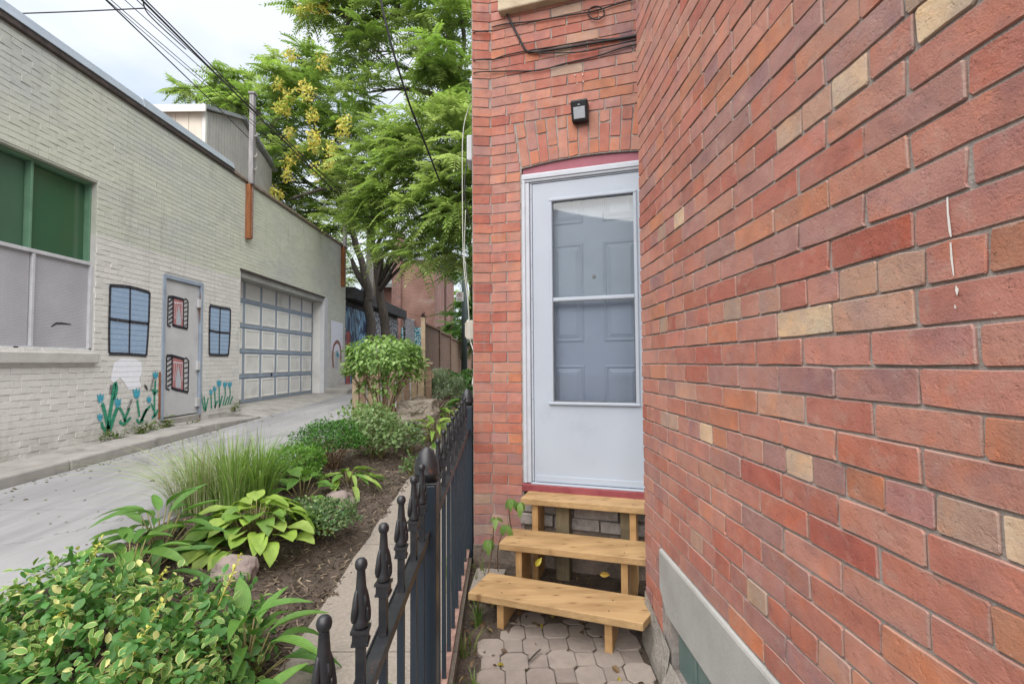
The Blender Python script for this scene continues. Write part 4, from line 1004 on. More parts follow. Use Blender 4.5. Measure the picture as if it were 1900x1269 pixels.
# --- mural door
M_GDOOR = pmat('grey_door_paint', (.50, .505, .515), (.44, .44, .45), 3, .5, 30, .08, .002, dirt=(.38, .38, .38), dscale=2.5)
M_BLUEGREY = pmat('blue_grey_paint', (.29, .345, .42), (.24, .285, .35), 5, .5, 40, .1, .002)
mb = MB(); mb.box(GX - .12, GX + .012, DY0 - .03, DY0 + .03, DZ0 - .02, DZ1 + .03); mb.box(GX - .12, GX + .012, DY1 - .03, DY1 + .03, DZ0 - .02, DZ1 + .03); mb.box(GX - .12, GX + .012, DY0 + .031, DY1 - .031, DZ1 - .03, DZ1 + .03)
dfr = part('door_frame', mb, M_BLUEGREY, garage, bv=.005)
mdoor = part('service_door', MB().box(GX - .08, GX - .02, DY0 + .035, DY1 - .035, DZ0 + .02, DZ1 - .035), M_GDOOR, garage, bv=.003)
for z in (E + .98, E - .02, E - .60): part('hinge', MB().box(GX - .0195, GX + .02, DY1 - .10, DY1 - .032, z - .07, z + .07), M_GDOOR, mdoor, bv=.004)
part('door_step', MB().box(GX - .1, GX + .02, DY0 + .031, DY1 - .031, DZ0 - .16, DZ0 - .005), M_KERB, garage, bv=.006)
mb = MB(); 
mb.add([gp(372, 540, .004), gp(375, 553, .004), gp(372, 570, .004), gp(374, 582, .004), gp(370, 602, .004), gp(369, 560, .004)], [(0, 5, 4, 3, 2, 1)])
M_RPATCH = pmat('rusty_patch', (.28, .10, .04), (.14, .06, .035), 20, .9, 60, .4, .003); part('rust_patch', mb, M_RPATCH, garage)
part('rust_patch', MB().add([gp(368, 755, .004), gp(371, 752, .004), gp(371, 775, .004), gp(367, 776, .004)], [(0, 3, 2, 1)]), M_RPATCH, garage)
part('rust_patch', MB().add([gp(294, 690, .004), gp(297, 690, .014), gp(296, 776, .014), gp(293, 778, .004)], [(0, 3, 2, 1)]), M_RPATCH, garage)
# --- murals (flat paint, a couple of millimetres proud of the brick)
def relief_paint(name, c, c2=None):
    m, n, b, o = nodes_of(name); v = coord(n, 'Position'); sep = n.nodes.new('ShaderNodeSeparateXYZ'); n.links.new(v, sep.inputs[0])
    br = math_(n, 'MODULO', math_(n, 'ADD', math_(n, 'DIVIDE', math_(n, 'SUBTRACT', sep.outputs[2], E - .02), .0687), 100.0), 1.0)
    j = ramp(n, math_(n, 'ABSOLUTE', math_(n, 'SUBTRACT', br, .5)), .40, .47)
    col = mix(n, c, c2 or tuple(x * .8 for x in c), ramp(n, tex(n, v, 16, 4, .6), .3, .7)); col = mix(n, col, (.56, .56, .58), math_(n, 'MULTIPLY', ramp(n, tex(n, coord(n, 'Position', (1, 1, 3)), 22, 5, .75), .56, .70), .55)); n.links.new(mix(n, col, tuple(x * .45 for x in c), math_(n, 'MULTIPLY', j, .6)), b.inputs['Base Color'])
    b.inputs['Roughness'].default_value = .6; p = bump(n, b, j, -.7, .012); bump(n, b, tex(n, v, 30, 4, .65), .5, .008, p); return m
M_SKYB = relief_paint('pale_blue_paint', (.24, .345, .50), (.29, .39, .53)); M_TEAL = relief_paint('teal_petal_paint', (.03, .27, .38), (.06, .36, .47)); M_GREENP = relief_paint('green_stem_paint', (.015, .20, .11), (.02, .27, .17))
M_WHITEP = relief_paint('white_cloud_paint', (.80, .81, .87), (.72, .73, .80)); M_LILAC = relief_paint('pale_patch_paint', (.50, .51, .55), (.45, .46, .49))
M_CURT = pmat('red_curtain_paint', (.33, .10, .105), (.45, .22, .215), 14, .6, 30, .1, .002, stretch=(1, 9, .6)); M_GREYP = pmat('grey_glass_paint', (.36, .385, .43), (.40, .42, .46), 6, .6, 0); M_OUT = relief_paint('black_outline_paint', (.014, .015, .022), (.03, .03, .04))
def poly(pts, off=.002): 
    mb = MB(); mb.add([gp(x, y, off) for x, y in pts], [tuple(range(len(pts)))[::-1]]); return mb
def strokes(lst, off, w0=.03):
    mb = MB()
    for it in lst:
        pts, w_ = (it, w0) if not isinstance(it, tuple) else it
        if isinstance(pts, tuple): pts = list(pts)
        mb.strip(smooth_path([gp(x, y, off) for x, y in pts], 3), w_, (1, 0, 0))
    return mb
pwn = part('painted_window', poly([(202, 530), (240, 532), (277, 543), (275, 605), (271, 659), (235, 656), (201, 655)], .004), M_SKYB, garage)
part('outline', strokes([([(202, 655), (202, 600), (204, 531)], .034), ([(203, 530), (240, 533), (277, 543)], .045), ([(277, 543), (275, 600), (271, 659)], .036), ([(201, 656), (235, 657), (271, 660)], .04), ([(241, 534), (240, 600), (239, 656)], .028), ([(203, 592), (240, 597), (275, 601)], .04)], .0065), M_OUT, pwn)
pwn = part('painted_window', poly([(389, 568), (408, 571), (427, 574), (426, 620), (423, 659), (405, 658), (388, 658)], .004), M_SKYB, garage)
part('outline', strokes([([(388, 658), (388, 610), (389, 568)], .045), ([(389, 567), (408, 571), (427, 574)], .05), ([(427, 574), (426, 620), (423, 659)], .045), ([(388, 658), (405, 659), (423, 659)], .045), ([(408, 571), (407, 615), (406, 658)], .035), ([(388, 613), (408, 617), (425, 618)], .04)], .0065), M_OUT, pwn)
def dgp(l): return [(x, y) for x, y in l]
def curtain(px, py, sx_, sy_):
    f = lambda l: [(px + x * sx_, py + y * sy_) for x, y in l]; OFF = -.0175
    c = part('painted_curtain_window', poly(f([(12, 2), (31, 5), (31, 54), (12, 51)]), OFF), M_CURT, mdoor)
    part('curtain_gap', poly(f([(22.5, 12), (26, 34), (27.5, 44), (26.5, 51.5), (18, 50.5), (17, 44), (19, 30)]), OFF + .002), M_GREYP, c)
    mb = MB()
    for l, w_ in (([(2, 0), (11, 0), (31, 5)], .04), ([(11.5, 0), (11, 52)], .025), ([(2, 0), (1, 52)], .022), ([(31.5, 5), (31, 55)], .022), ([(40, 8), (39, 57)], .026), ([(31.5, 5), (36, 3.5), (40, 8)], .022), ([(10, 51), (20, 54), (31, 56), (39, 58)], .04), ([(1, 52), (7, 54)], .025)):
        mb.strip([gp(x, y, OFF + .004) for x, y in f(l)], w_, (1, 0, 0))
    for k in range(6):
        mb.strip([gp(x, y, OFF + .004) for x, y in f([(3, 9 + k * 8), (10.5, 4 + k * 8)])], .022, (1, 0, 0)); mb.strip([gp(x, y, OFF + .004) for x, y in f([(32.5, 12 + k * 8), (38.5, 10 + k * 8)])], .016, (1, 0, 0))
    part('outline', mb, M_BLK, c)
    mb = MB(); mb.strip([gp(x, y, OFF + .005) for x, y in f([(13, 10), (22, 11), (30, 12)])], .012, (1, 0, 0))
    for x0, x1 in ((15, 14), (19, 16), (26, 28), (29, 29.5)): mb.strip([gp(x, y, OFF + .005) for x, y in f([(x0, 11), ((x0 + x1) / 2, 28), (x1, 40)])], .006, (1, 0, 0))
    part('highlight', mb, M_WHITEP, c)
curtain(312, 551, .97, 1.02); curtain(309, 660, 1.07, 1.17)
part('painted_cloud', poly([(207, 690), (212, 672), (225, 665), (250, 666), (262, 672), (263, 690), (258, 705), (262, 718), (250, 722), (238, 722), (232, 712), (222, 700), (212, 712), (205, 704)], .003), M_WHITEP, garage)
def tulip(head, stem, leaves=(), w_=.028, petals=True):
    t = part('painted_tulip', strokes([(stem, w_)] + [(l, w_ * 1.1) for l in leaves], .005), M_GREENP, garage)
    if petals:
        x, y, s = head
        mb = poly([(x - .5 * s, y + .2 * s), (x - .62 * s, y - .9 * s), (x - .3 * s, y - .45 * s), (x - .08 * s, y - 1.05 * s), (x + .15 * s, y - .5 * s), (x + .5 * s, y - .85 * s), (x + .48 * s, y + .1 * s), (x + .2 * s, y + .65 * s), (x - .25 * s, y + .7 * s)], .0065)
        part('petals', mb, M_TEAL, t)
tulip((186, 740, 11), [(189, 748), (194, 765), (198, 785), (199, 800)], [[(212, 712), (208, 740), (203, 770), (200, 800)], [(218, 755), (210, 775), (203, 800)]], .05)
tulip((185, 775, 9), [(188, 783), (190, 792), (198, 802)], [[(213, 708), (216, 722), (211, 742)]], .04)
tulip((218, 748, 11), [(221, 756), (228, 768), (231, 782)], [[(240, 757), (234, 770), (231, 783)], [(221, 781), (229, 787), (242, 774)]], .035)
tulip((253, 731, 12), [(254, 742), (256, 757), (258, 772)], [[(278, 753), (268, 765), (262, 780)], [(253, 777), (258, 784), (266, 778)], [(272, 758), (266, 772), (260, 781)]], .036)
tulip((276, 742, 8), [(280, 748), (284, 760)], [], .03)
tulip((288, 697, 9), [(288, 706), (287, 720), (286, 740), (286, 773)], [[(282, 722), (286, 730), (292, 724)], [(281, 775), (288, 770), (292, 760)]], .035)
for x, y, s, b in ((406, 712, 8, 756), (417, 714, 7, 752), (426, 714, 7, 750), (391, 728, 6, 758), (398, 722, 6, 757)):
    tulip((x, y, s), [(x, y + 4), (x + .5, (y + b) / 2), (x + (1 if x < 410 else -4), b)], [[(x + 6, y + 22), (x + 3, b - 10), (x, b)]] if x != 391 else [], .032)
tulip((0, 0, 0), [(373, 725), (375, 745), (379, 762)], [[(378, 735), (380, 750), (381, 762)], [(386, 738), (383, 752), (381, 762)]], .03, False)
mb = MB()
for pts in ([(284, 702), (281, 712), (279, 722)], [(243, 742), (239, 752), (236, 760)], [(268, 715), (272, 722)], [(205, 716), (204, 730)]):
    for i in range(5):
        x = pts[0][0] + (pts[-1][0] - pts[0][0]) * i / 4; y = pts[0][1] + (pts[-1][1] - pts[0][1]) * i / 4
        mb.strip([gp(x + 1.8 * math.cos(a), y + 1.8 * math.sin(a), .0085) for a in np.linspace(0, 6.28, 9)], .007, (1, 0, 0))
part('painted_bubbles', mb, M_OUT, garage)
part('painted_patch', poly([(614, 594), (636, 600), (636, 640), (632, 660), (614, 650)], .004), M_WHITEP, garage)
ar = part('painted_arch', strokes([([(618, 682), (617, 660), (619, 642), (625, 634), (630, 640), (632, 655), (632, 672)], .10), ], .006), relief_paint('red_arch_paint', (.30, .12, .10)), garage)
part('arch_field', strokes([([(625, 650), (625, 668), (624, 684)], .22)], .0045), M_LILAC, ar); part('arch_mark', strokes([([(624, 656), (628, 660)], .12)], .0075), M_TEAL, ar)
# --- garage door
M_GPANEL = pmat('garage_panel_paint', (.68, .675, .65), (.62, .62, .60), 2, .5, 30, .1, .003, dirt=(.52, .51, .48), dscale=2)
gd = part('garage_door', MB().box(GX - .36, GX - .31, GY0, GY1, GZ0, GZ1), M_BLUEGREY, garage)
nc, nr = 6, 5; cw = (GY1 - GY0 - .06) / nc; rh = (GZ1 - GZ0 - .02) / nr
for c in range(nc):
    for r_ in range(nr):
        y0, z0 = GY0 + .03 + c * cw, GZ0 + .01 + r_ * rh; mb = MB(); i1 = .05; i2 = .075
        X = GX - .309; vs = []
        for ins, d in ((i1, .001), (i1 + .012, .012), (i2 + .01, .012), (i2 + .03, .004)):
            for y, z in ((y0 + ins, z0 + ins), (y0 + cw - ins, z0 + ins), (y0 + cw - ins, z0 + rh - ins), (y0 + ins, z0 + rh - ins)): vs.append((X + d, y, z))
        fs = [(4 * i + k, 4 * i + (k + 1) % 4, 4 * i + 4 + (k + 1) % 4, 4 * i + 4 + k) for i in range(3) for k in range(4)] + [(12, 13, 14, 15)]
        part('door_panel', mb.add(vs, fs), M_GPANEL, gd)
mb = MB()
for r_ in range(1, nr): mb.box(GX - .309, GX - .298, GY0 + .01, GY1 - .01, GZ0 + .01 + r_ * rh - .022, GZ0 + .01 + r_ * rh + .022)
part('section_rail', mb, M_BLUEGREY, gd, bv=.004)
part('handle', MB().box(GX - .297, GX - .28, 10.9, 10.93, GZ0 + .5, GZ0 + .56), M_BLACK, gd)
mb = MB(); mb.box(GX - .30, GX - .003, GY1 - .01, GY1 - .0005, GZ0 - .05, GZ1); part('reveal', mb, M_GPANEL, garage); mb = MB(); mb.box(GX - .3, GX - .003, GY0 + .0005, GY0 + .012, GZ0 - .05, GZ1); part('reveal', mb, M_GPANEL, garage)
part('corner_guard', MB().box(GX - .1, GX + .012, GY1 - .012, GY1 + .22, GZ0 - .02, GZ1), pmat('pale_guard', (.57, .58, .60), (.5, .5, .52), 3, .5, 30, .1, .002), garage, bv=.004)
part('door_header', MB().box(GX - .3, GX - .02, GY0 + .013, GY1 - .011, GZ1 - .14, GZ1 - .001), pmat('header_metal', (.33, .33, .31), (.25, .25, .235), 3, .6, 30, .1, .003), garage, bv=.004)
part('drip_edge', MB().box(GX - .02, GX + .02, GY0 - .02, GY1 + .02, GZ1 - .02, GZ1 + .012), M_FELT, garage)
# --- mast and iron straps on the wall
M_RUSTP = pmat('orange_rust', (.33, .13, .05), (.22, .085, .04), 10, .8, 60, .3, .003, stretch=(2, 2, .4)); M_MASTG = pmat('weathered_mast', (.17, .16, .16), (.26, .25, .25), 10, .8, 50, .4, .004, stretch=(3, 3, .4))
def mast(name, label, Y, z0, z1, zt, w_):
    r = root(name, label, 'mast', (GX + .04, Y, z0))
    part('channel', MB().box(GX + .004, GX + .085, Y - w_, Y + w_, z0, z1), M_RUSTP, r, bv=.006)
    part('channel_edge', MB().box(GX + .0855, GX + .10, Y + w_ * .3, Y + w_, z0 + .02, z1), M_RUST, r, bv=.003)
    part('mast_pole', MB().box(GX + .044, GX + .13, Y - w_ * .9, Y + w_ * .9, z1 + .001, zt), M_MASTG, r, bv=.01)
    return r
m1 = mast('wire_mast', 'tall grey mast with rusty orange foot rising above the middle of the garage wall', 9.29, E + 2.37, E + 3.42, E + 5.16, .055)
part('pole_cap', MB().box(GX + .03, GX + .15, 9.22, 9.36, E + 5.161, E + 5.2), M_MASTG, m1, bv=.006)
mb = MB()
for z in (4.35, 3.95, 3.7): mb.tube([(GX + .13, 9.29, E + z), (GX + .19, 9.27, E + z + .01), (GX + .20, 9.25, E + z + .05)], .014, 6)
part('insulator', mb, pmat('porcelain', (.45, .42, .4), (.3, .28, .27), 30, .3, 0), m1)
m2 = mast('wire_mast', 'dark mast with rusty foot at the far end of the garage wall', 14.45, E + 2.25, E + 3.42, E + 4.95, .07)
single('signal_post', MB().box(GX + .03, GX + .12, 14.78, 14.9, .55, E + .95), pmat('faded_red_paint', (.27, .075, .075), (.20, .06, .06), 10, .7, 50, .2, .003), 'short faded red post at the end of the garage wall', 'post', bv=.01)
# ================================================================== BUILDINGS BEHIND
M_SIDE = pmat('beige_siding', (.55, .49, .415), (.46, .41, .345), 3, .7, 40, .1, .003); M_SIDEG = pmat('grey_siding', (.36, .345, .33), (.30, .29, .28), 3, .7, 40, .1, .003)
M_EAVE = pmat('eave_metal', (.23, .245, .26), (.17, .18, .19), 4, .5, 30, .1, .003); M_CORN = pmat('pale_corner_trim', (.56, .55, .52), (.5, .49, .46), 4, .6, 30, .1, .003)
up = root('siding_building', 'beige vertical-sided upper storey with low gable rising behind the garage parapet', 'building', (-8.5, 12, TOPZ - .3))
xr = -7.0; ya, ym, yb = 10.97, 12.45, 14.05; z0 = TOPZ - .3; zA, zM, zB = E + 5.74, E + 6.26, E + 5.6
mb = MB(); mb.prism(((xr, 0, 0), (0, 1, 0), (0, 0, 1), (1, 0, 0)), [(ya, z0), (yb, z0), (yb, zB), (ym, zM), (ya, zA)], -5, 0); part('wall', mb, M_SIDE, up)
for i in range(10):
    x1 = xr - .06 - i * .30; part('board', MB().box(x1 - .292, x1, ya - .025, ya - .001, z0, zA - .05), M_SIDE, up, bv=.004)
mb = MB(); n = 26
for i in range(n):
    y0 = ya + .04 + i * (yb - ya - .08) / n; y1 = y0 + (yb - ya - .08) / n - .012
    zt = lambda y: (zA + (zM - zA) * (y - ya) / (ym - ya) if y < ym else zM + (zB - zM) * (y - ym) / (yb - ym)) - .03
    mb.hexa([(xr + .001, y0, z0), (xr + .02, y0, z0), (xr + .02, y1, z0), (xr + .001, y1, z0), (xr + .001, y0, zt(y0)), (xr + .02, y0, zt(y0)), (xr + .02, y1, zt(y1)), (xr + .001, y1, zt(y1))])
part('side_boards', mb, M_SIDEG, up, kind=None)
part('corner_trim', MB().box(xr - .05, xr + .03, ya - .035, ya + .035, z0, zA - .02), M_CORN, up)
mb = MB(); e = .12
for (p, q), (r_, s) in (((ya - .15, zA - .02), (ym, zM)), ((ym, zM), (yb + .12, zB - .02))):
    mb.hexa([(xr - 5, p, q), (xr + e, p, q), (xr + e, r_, s), (xr - 5, r_, s), (xr - 5, p, q + .09), (xr + e, p, q + .09), (xr + e, r_, s + .09), (xr - 5, r_, s + .09)])
part('roof', mb, M_EAVE, up); part('fascia', MB().box(xr - 5, xr + e, ya - .19, ya - .151, zA - .10, zA + .06), M_CORN, up)

# graffiti shed along the lane beyond the garage
def graffiti_mat(name, cols, scale, stretch):
    m, n, b, o = nodes_of(name); v = coord(n, 'Object', stretch); c = cols[0]
    for i, cc in enumerate(cols[1:]):
        wv = nd(n, 'ShaderNodeTexWave', Scale=scale * (1 + .6 * i), Distortion=9 + 4 * i, Detail=3); wv.bands_direction = 'YZ'[i % 2]; wv.inputs['Phase Offset'].default_value = i * 2.3; n.links.new(v, wv.inputs['Vector'])
        c = mix(n, c, cc, ramp(n, wv.outputs['Fac'], .62, .70))
    n.links.new(c, b.inputs['Base Color']); b.inputs['Roughness'].default_value = .55; bump(n, b, tex(n, v, 40, 3), .2, .003); return m
shed = root('graffiti_shed', 'dark shed with blue and black graffiti beyond the end of the garage', 'shed', (-6.5, 18, .6))
M_DARKB = pmat('sooty_boards', (.03, .03, .033), (.06, .058, .058), 8, .8, 40, .3, .004)
part('wall', MB().box(-8.5, -5.22, 14.9, 21.8, .3, E + 2.2), M_DARKB, shed)
part('roof', MB().hexa([(-8.7, 14.85, E + 2.2), (-4.85, 14.85, E + 1.95), (-4.85, 22, E + 1.95), (-8.7, 22, E + 2.4), (-8.7, 14.85, E + 2.45), (-4.85, 14.85, E + 2.3), (-4.85, 22, E + 2.3), (-8.7, 22, E + 2.7)]), M_DARKB, shed)
part('painted_door', MB().box(-5.215, -5.17, 15.0, 17.2, .62, E + 1.75), graffiti_mat('blue_graffiti', [(.13, .30, .42), (.30, .48, .58), (.012, .015, .03), (.02, .05, .14)], .9, (1, 1.6, .35)), shed)
part('door_rail', MB().box(-5.215, -5.15, 14.95, 17.3, E + 1.76, E + 1.9), M_DARKB, shed)
part('painted_panel', MB().box(-5.215, -5.17, 17.3, 21.7, .62, E + 1.9), graffiti_mat('grey_graffiti', [(.22, .22, .23), (.02, .02, .024), (.42, .43, .45), (.03, .03, .03)], 1.1, (1, .8, .9)), shed)
part('wall_lamp', MB().lathe([(.05, 0), (.09, .06), (.06, .2), (.03, .22)], (-4.9, 15.9, E + 2.31), 10), M_WHITE, shed)
mb = MB(); mb.box(-5.0, -4.9, 22.0, 24.0, .8, E + 2.05); single('graffiti_wall', mb, graffiti_mat('bw_graffiti', [(.30, .30, .31), (.025, .025, .028), (.5, .5, .52), (.05, .05, .05)], 1.7, (1, 1, 1.1)), 'black and white graffiti wall just before the tall brick building', 'wall')

# tall brick building
def far_brick_mat(name, c1, c2, sc=1):
    m, n, b, o = nodes_of(name); v = coord(n); sep = n.nodes.new('ShaderNodeSeparateXYZ'); n.links.new(v, sep.inputs[0]); cb = n.nodes.new('ShaderNodeCombineXYZ')
    n.links.new(math_(n, 'ADD', sep.outputs[0], sep.outputs[1]), cb.inputs[0]); n.links.new(sep.outputs[2], cb.inputs[1])
    t = nd(n, 'ShaderNodeTexBrick', Scale=1.0, Color1=c1 + (1,), Color2=c2 + (1,), Mortar=(.24, .19, .165, 1)); t.inputs['Brick Width'].default_value = .23; t.inputs['Row Height'].default_value = .075; t.inputs['Mortar Size'].default_value = .008; n.links.new(cb.outputs[0], t.inputs['Vector'])
    c = mix(n, t.outputs['Color'], mix(n, t.outputs['Color'], (.72, .66, .62), 1, 'MULTIPLY'), ramp(n, tex(n, v, .9, 6, .65), .4, .65)); c = mix(n, c, (.40, .33, .28), math_(n, 'MULTIPLY', ramp(n, tex(n, coord(n, 'Object', (1, 1, 2.4)), .7, 5, .7), .58, .72), .4))
    n.links.new(c, b.inputs['Base Color']); b.inputs['Roughness'].default_value = .9; bump(n, b, t.outputs['Fac'], -.5, .01); return m
M_FB = far_brick_mat('brown_brick', (.27, .135, .105), (.22, .105, .085)); M_FB2 = far_brick_mat('old_dark_brick', (.22, .10, .085), (.15, .08, .075))
bb = root('brick_building', 'tall plain brown brick building at the far end of the lane', 'building', (-4.7, 27, .8))
part('wall', MB().box(-5.55, -3.92, 24, 31.5, .3, E + 5.0), M_FB, bb); part('roof_edge', MB().box(-5.6, -3.87, 23.95, 31.55, E + 5.001, E + 5.14), M_EAVE, bb)
part('pilaster', MB().box(-6.0, -5.551, 23.9, 25, .3, E + 5.7), M_FB2, bb, label='darker weathered brick pilaster'); part('chimney', MB().box(-5.95, -5.5, 24.0, 24.6, E + 5.701, E + 6.4), M_FB2, bb)
part('downpipe', MB().tube([(-3.86, 27.3, .6), (-3.86, 27.3, E + 4.9)], .05, 8), pmat('brown_pipe', (.12, .07, .065), None, 5, .6, 0), bb)
mb = MB(); mb.tube([(-5.5, 23.97, E + 2.2), (-4.9, 23.96, E + 2.08)], .014, 5); part('pale_pipe', mb, M_WCABLE, bb)
part('mural_strip', MB().box(-5.54, -4.2, 23.96, 23.995, .8, E + 1.72), graffiti_mat('turquoise_graffiti', [(.03, .25, .33), (.05, .42, .47), (.01, .02, .06), (.4, .5, .5)], 1.6, (1.5, 1, 1)), bb)
gh = root('grey_house', 'small grey shingled house partly hidden left of the tall brick building', 'house', (-7, 29, .8))
part('wall', MB().box(-8.4, -6.05, 28, 33, .3, E + 4.4), M_FB2, gh)
part('roof', MB().hexa([(-8.6, 27.7, E + 4.4), (-6.0, 27.7, E + 4.4), (-6.0, 33, E + 4.4), (-8.6, 33, E + 4.4), (-8.6, 30, E + 6.5), (-6.0, 30, E + 6.5), (-6.0, 30.5, E + 6.5), (-8.6, 30.5, E + 6.5)]), pmat('grey_shingle', (.25, .27, .29), (.19, .2, .22), 8, .8, 30, .4, .01), gh)
part('gutter', MB().box(-8.6, -6.0, 27.6, 27.7, E + 4.25, E + 4.42), M_WHITE2, gh); part('downpipe', MB().tube([(-6.35, 27.65, .6), (-6.35, 27.65, E + 4.3)], .05, 8), M_WHITE2, gh)

# ================================================================== WOODEN FENCES
wf = root('board_fence', 'brown vertical board fence stepping down along the far side of the lane', 'fence', (-2.2, 16, .5))
YF = 11.7; steps_ = [(11.75, 14.1, .95), (14.1, 16.5, .90), (16.5, 19, .84), (19, 21.5, .80), (21.5, 24, .77), (24, 27, .74)]
for a, b, h in steps_:
    zt = E + h; zb = .25 + .02 * a; bw_ = .14; y = a + .06
    while y < b - .05:
        y1 = min(y + bw_ - .008, b - .05); part('board', MB().box(-2.2 + RNG.uniform(-.004, .004), -2.18, y, y1, zb, zt - .05 + RNG.uniform(-.006, .006)), M_FENCEW, wf); y += bw_
    part('cap_rail', MB().box(-2.25, -2.13, a + .05, b - .05, zt - .045, zt - .005), M_FENCEW, wf, bv=.004); part('rail', MB().box(-2.179, -2.14, a + .05, b - .05, zb + .35, zb + .43), M_FENCEW, wf)
    p = part('post', MB().box(-2.24, -2.14, a - .05, a + .05, zb, zt + .10), M_FENCEL if a < 12 else M_FENCEW, wf, bv=.006, label='pale end post of the board fence' if a < 12 else None)
    part('post_cap', MB().box(-2.25, -2.13, a - .06, a + .06, zt + .101, zt + .125), M_FENCEL, p, bv=.005)
mb = MB(); fx = lambda i: (-2.19 + .09 * math.cos(i * 2.4) * (1 - i / 40), 11.75 + .06 * math.sin(i * 2.4), E + 1.08 + .03 * math.sin(i * 1.3) + .004 * i)
mb.tube([fx(i) for i in range(24)], .006, 5); single('wire_tangle', mb, M_RUBBER, 'small tangle of wire on the pale end post of the board fence', 'wire')
pf = root('fence_panel', 'short pale board fence panel behind the round-headed shrub', 'fence', (-2.1, 8.6, .4))
zt = E - .06; 
part('post', MB().box(-2.80, -2.69, 8.48, 8.59, .25, zt + .04), M_FENCEL, pf, bv=.006)
for i in range(10):
    x = -2.68 + i * .125; part('board', MB().box(x, x + .105, 8.50 + (.03 if i % 2 else 0), 8.525 + (.03 if i % 2 else 0), .3, zt), M_FENCEL if i % 3 else M_FENCEW, pf)
part('rail', MB().box(-2.69, -1.42, 8.56, 8.60, .55, .63), M_FENCEL, pf); part('rail', MB().box(-2.69, -1.42, 8.56, 8.60, zt - .2, zt - .12), M_FENCEL, pf)
part('cap_rail', MB().box(-2.82, -1.42, 8.46, 8.61, zt + .041, zt + .07), M_FENCEL, pf)

# ================================================================== POLES, SIGN, WIRES
M_POLEW = pmat('grey_pole_wood', (.30, .28, .255), (.20, .185, .17), 9, .9, 30, .5, .006, stretch=(6, 6, .4)); M_POLED = pmat('dark_green_pole', (.035, .055, .052), (.05, .07, .065), 6, .5, 30, .1, .003); M_GALV = pmat('galvanised', (.42, .44, .46), (.34, .36, .38), 6, .45, 30, .1, .002, .4)
up_ = root('utility_pole', 'grey wooden utility pole with a crossarm among the tree trunks', 'pole', (-5.0, 17.2, .5))
px_ = at(686, 480, 17.2)[0]
part('pole', MB().tube([(px_, 17.2, .4), (px_, 17.2, E + 5.1)], [.15, .11], 12), M_POLEW, up_, smooth=True)
ca = at(690, 434, 17.2); cb = at(748, 437, 17.0)
part('crossarm', MB().tube([(px_ - .1, 17.05, ca[2]), (cb[0], 17.0, cb[2])], .055, 6), M_POLEW, up_)
part('brace', MB().tube([(px_, 17.05, ca[2] - .75), (px_ + .5, 17.02, ca[2] - .05)], .018, 6), M_GALV, up_)
mb = MB(); 
for k in range(4): mb.lathe([(.02, 0), (.045, .03), (.03, .06), (.045, .09), (.02, .13)], (px_ + .15 + k * .22, 17.03, ca[2] + .05), 8)
part('insulator', mb, M_BOX, up_)
dp = root('street_pole', 'dark green metal pole carrying the no parking sign beside the house corner', 'pole', at(863, 640, 16))
a = at(861, 650, 16); mb = MB(); mb.tube([(a[0], 16, .4), (a[0] + .03, 16, E + 3.2)], [.10, .09], 12); part('shaft', mb, M_POLED, dp, smooth=True)
part('base_plate', MB().lathe([(.16, 0), (.16, .06), (.11, .1)], (a[0], 16, .4), 12), M_POLED, dp)
sg = root('no_parking_sign', 'small white no parking sign with a crossed P on the dark green pole', 'sign', at(853, 550, 15.86))
s0 = at(846, 559, 15.86); s1 = at(860, 542, 15.86); SF = ((s0[0], 15.86, s0[2]), (1, 0, 0), (0, 0, 1), (0, -1, 0)); W_, H_ = s1[0] - s0[0], s1[2] - s0[2]
part('plate', MB().fbox(SF, (0, W_), (0, H_), (-.004, 0)), pmat('sign_white', (.74, .74, .74), None, 5, .4, 0), sg, bv=.002)
mb = MB(); cx, cz, r_ = W_ / 2, H_ * .66, W_ * .30
ring = lambda r: [(s0[0] + cx + r * math.cos(a), 15.8585, s0[2] + cz + r * math.sin(a)) for a in np.linspace(0, 2 * math.pi, 25)]
mb.strip(ring(r_), W_ * .07, (0, -1, 0)); mb.strip([(s0[0] + cx - r_ * .7, 15.858, s0[2] + cz + r_ * .7), (s0[0] + cx + r_ * .7, 15.858, s0[2] + cz - r_ * .7)], W_ * .06, (0, -1, 0)); part('symbol', mb, pmat('sign_red', (.30, .03, .04), None, 5, .5, 0), sg)
mb = MB(); mb.strip([(s0[0] + cx - r_ * .25, 15.8575, s0[2] + cz - r_ * .55), (s0[0] + cx - r_ * .25, 15.8575, s0[2] + cz + r_ * .5), (s0[0] + cx + r_ * .2, 15.8575, s0[2] + cz + r_ * .5), (s0[0] + cx + r_ * .3, 15.8575, s0[2] + cz + r_ * .25), (s0[0] + cx + r_ * .2, 15.8575, s0[2] + cz), (s0[0] + cx - r_ * .2, 15.8575, s0[2] + cz)], W_ * .07, (0, -1, 0))
for k in range(2): mb.strip([(s0[0] + W_ * .2, 15.8575, s0[2] + H_ * (.14 + .1 * k)), (s0[0] + W_ * .8, 15.8575, s0[2] + H_ * (.14 + .1 * k))], H_ * .04, (0, -1, 0))
part('letter', mb, M_BLK, sg); part('bracket', MB().box(s1[0] - .02, a[0], 15.865, 15.9, s1[2] - .05, s1[2] - .02), M_GALV, sg)
a = at(844, 620, 22); mb = MB(); mb.tube([(a[0], 22, .5), (a[0], 22, E + 2.4)], .055, 8); mb.tube([(a[0], 22, E + 2.0), (a[0] + .5, 22, E + 2.7)], .03, 6); single('lamp_post', mb, M_GALV, 'thin pale metal post behind the board fence and before green trees', 'post')
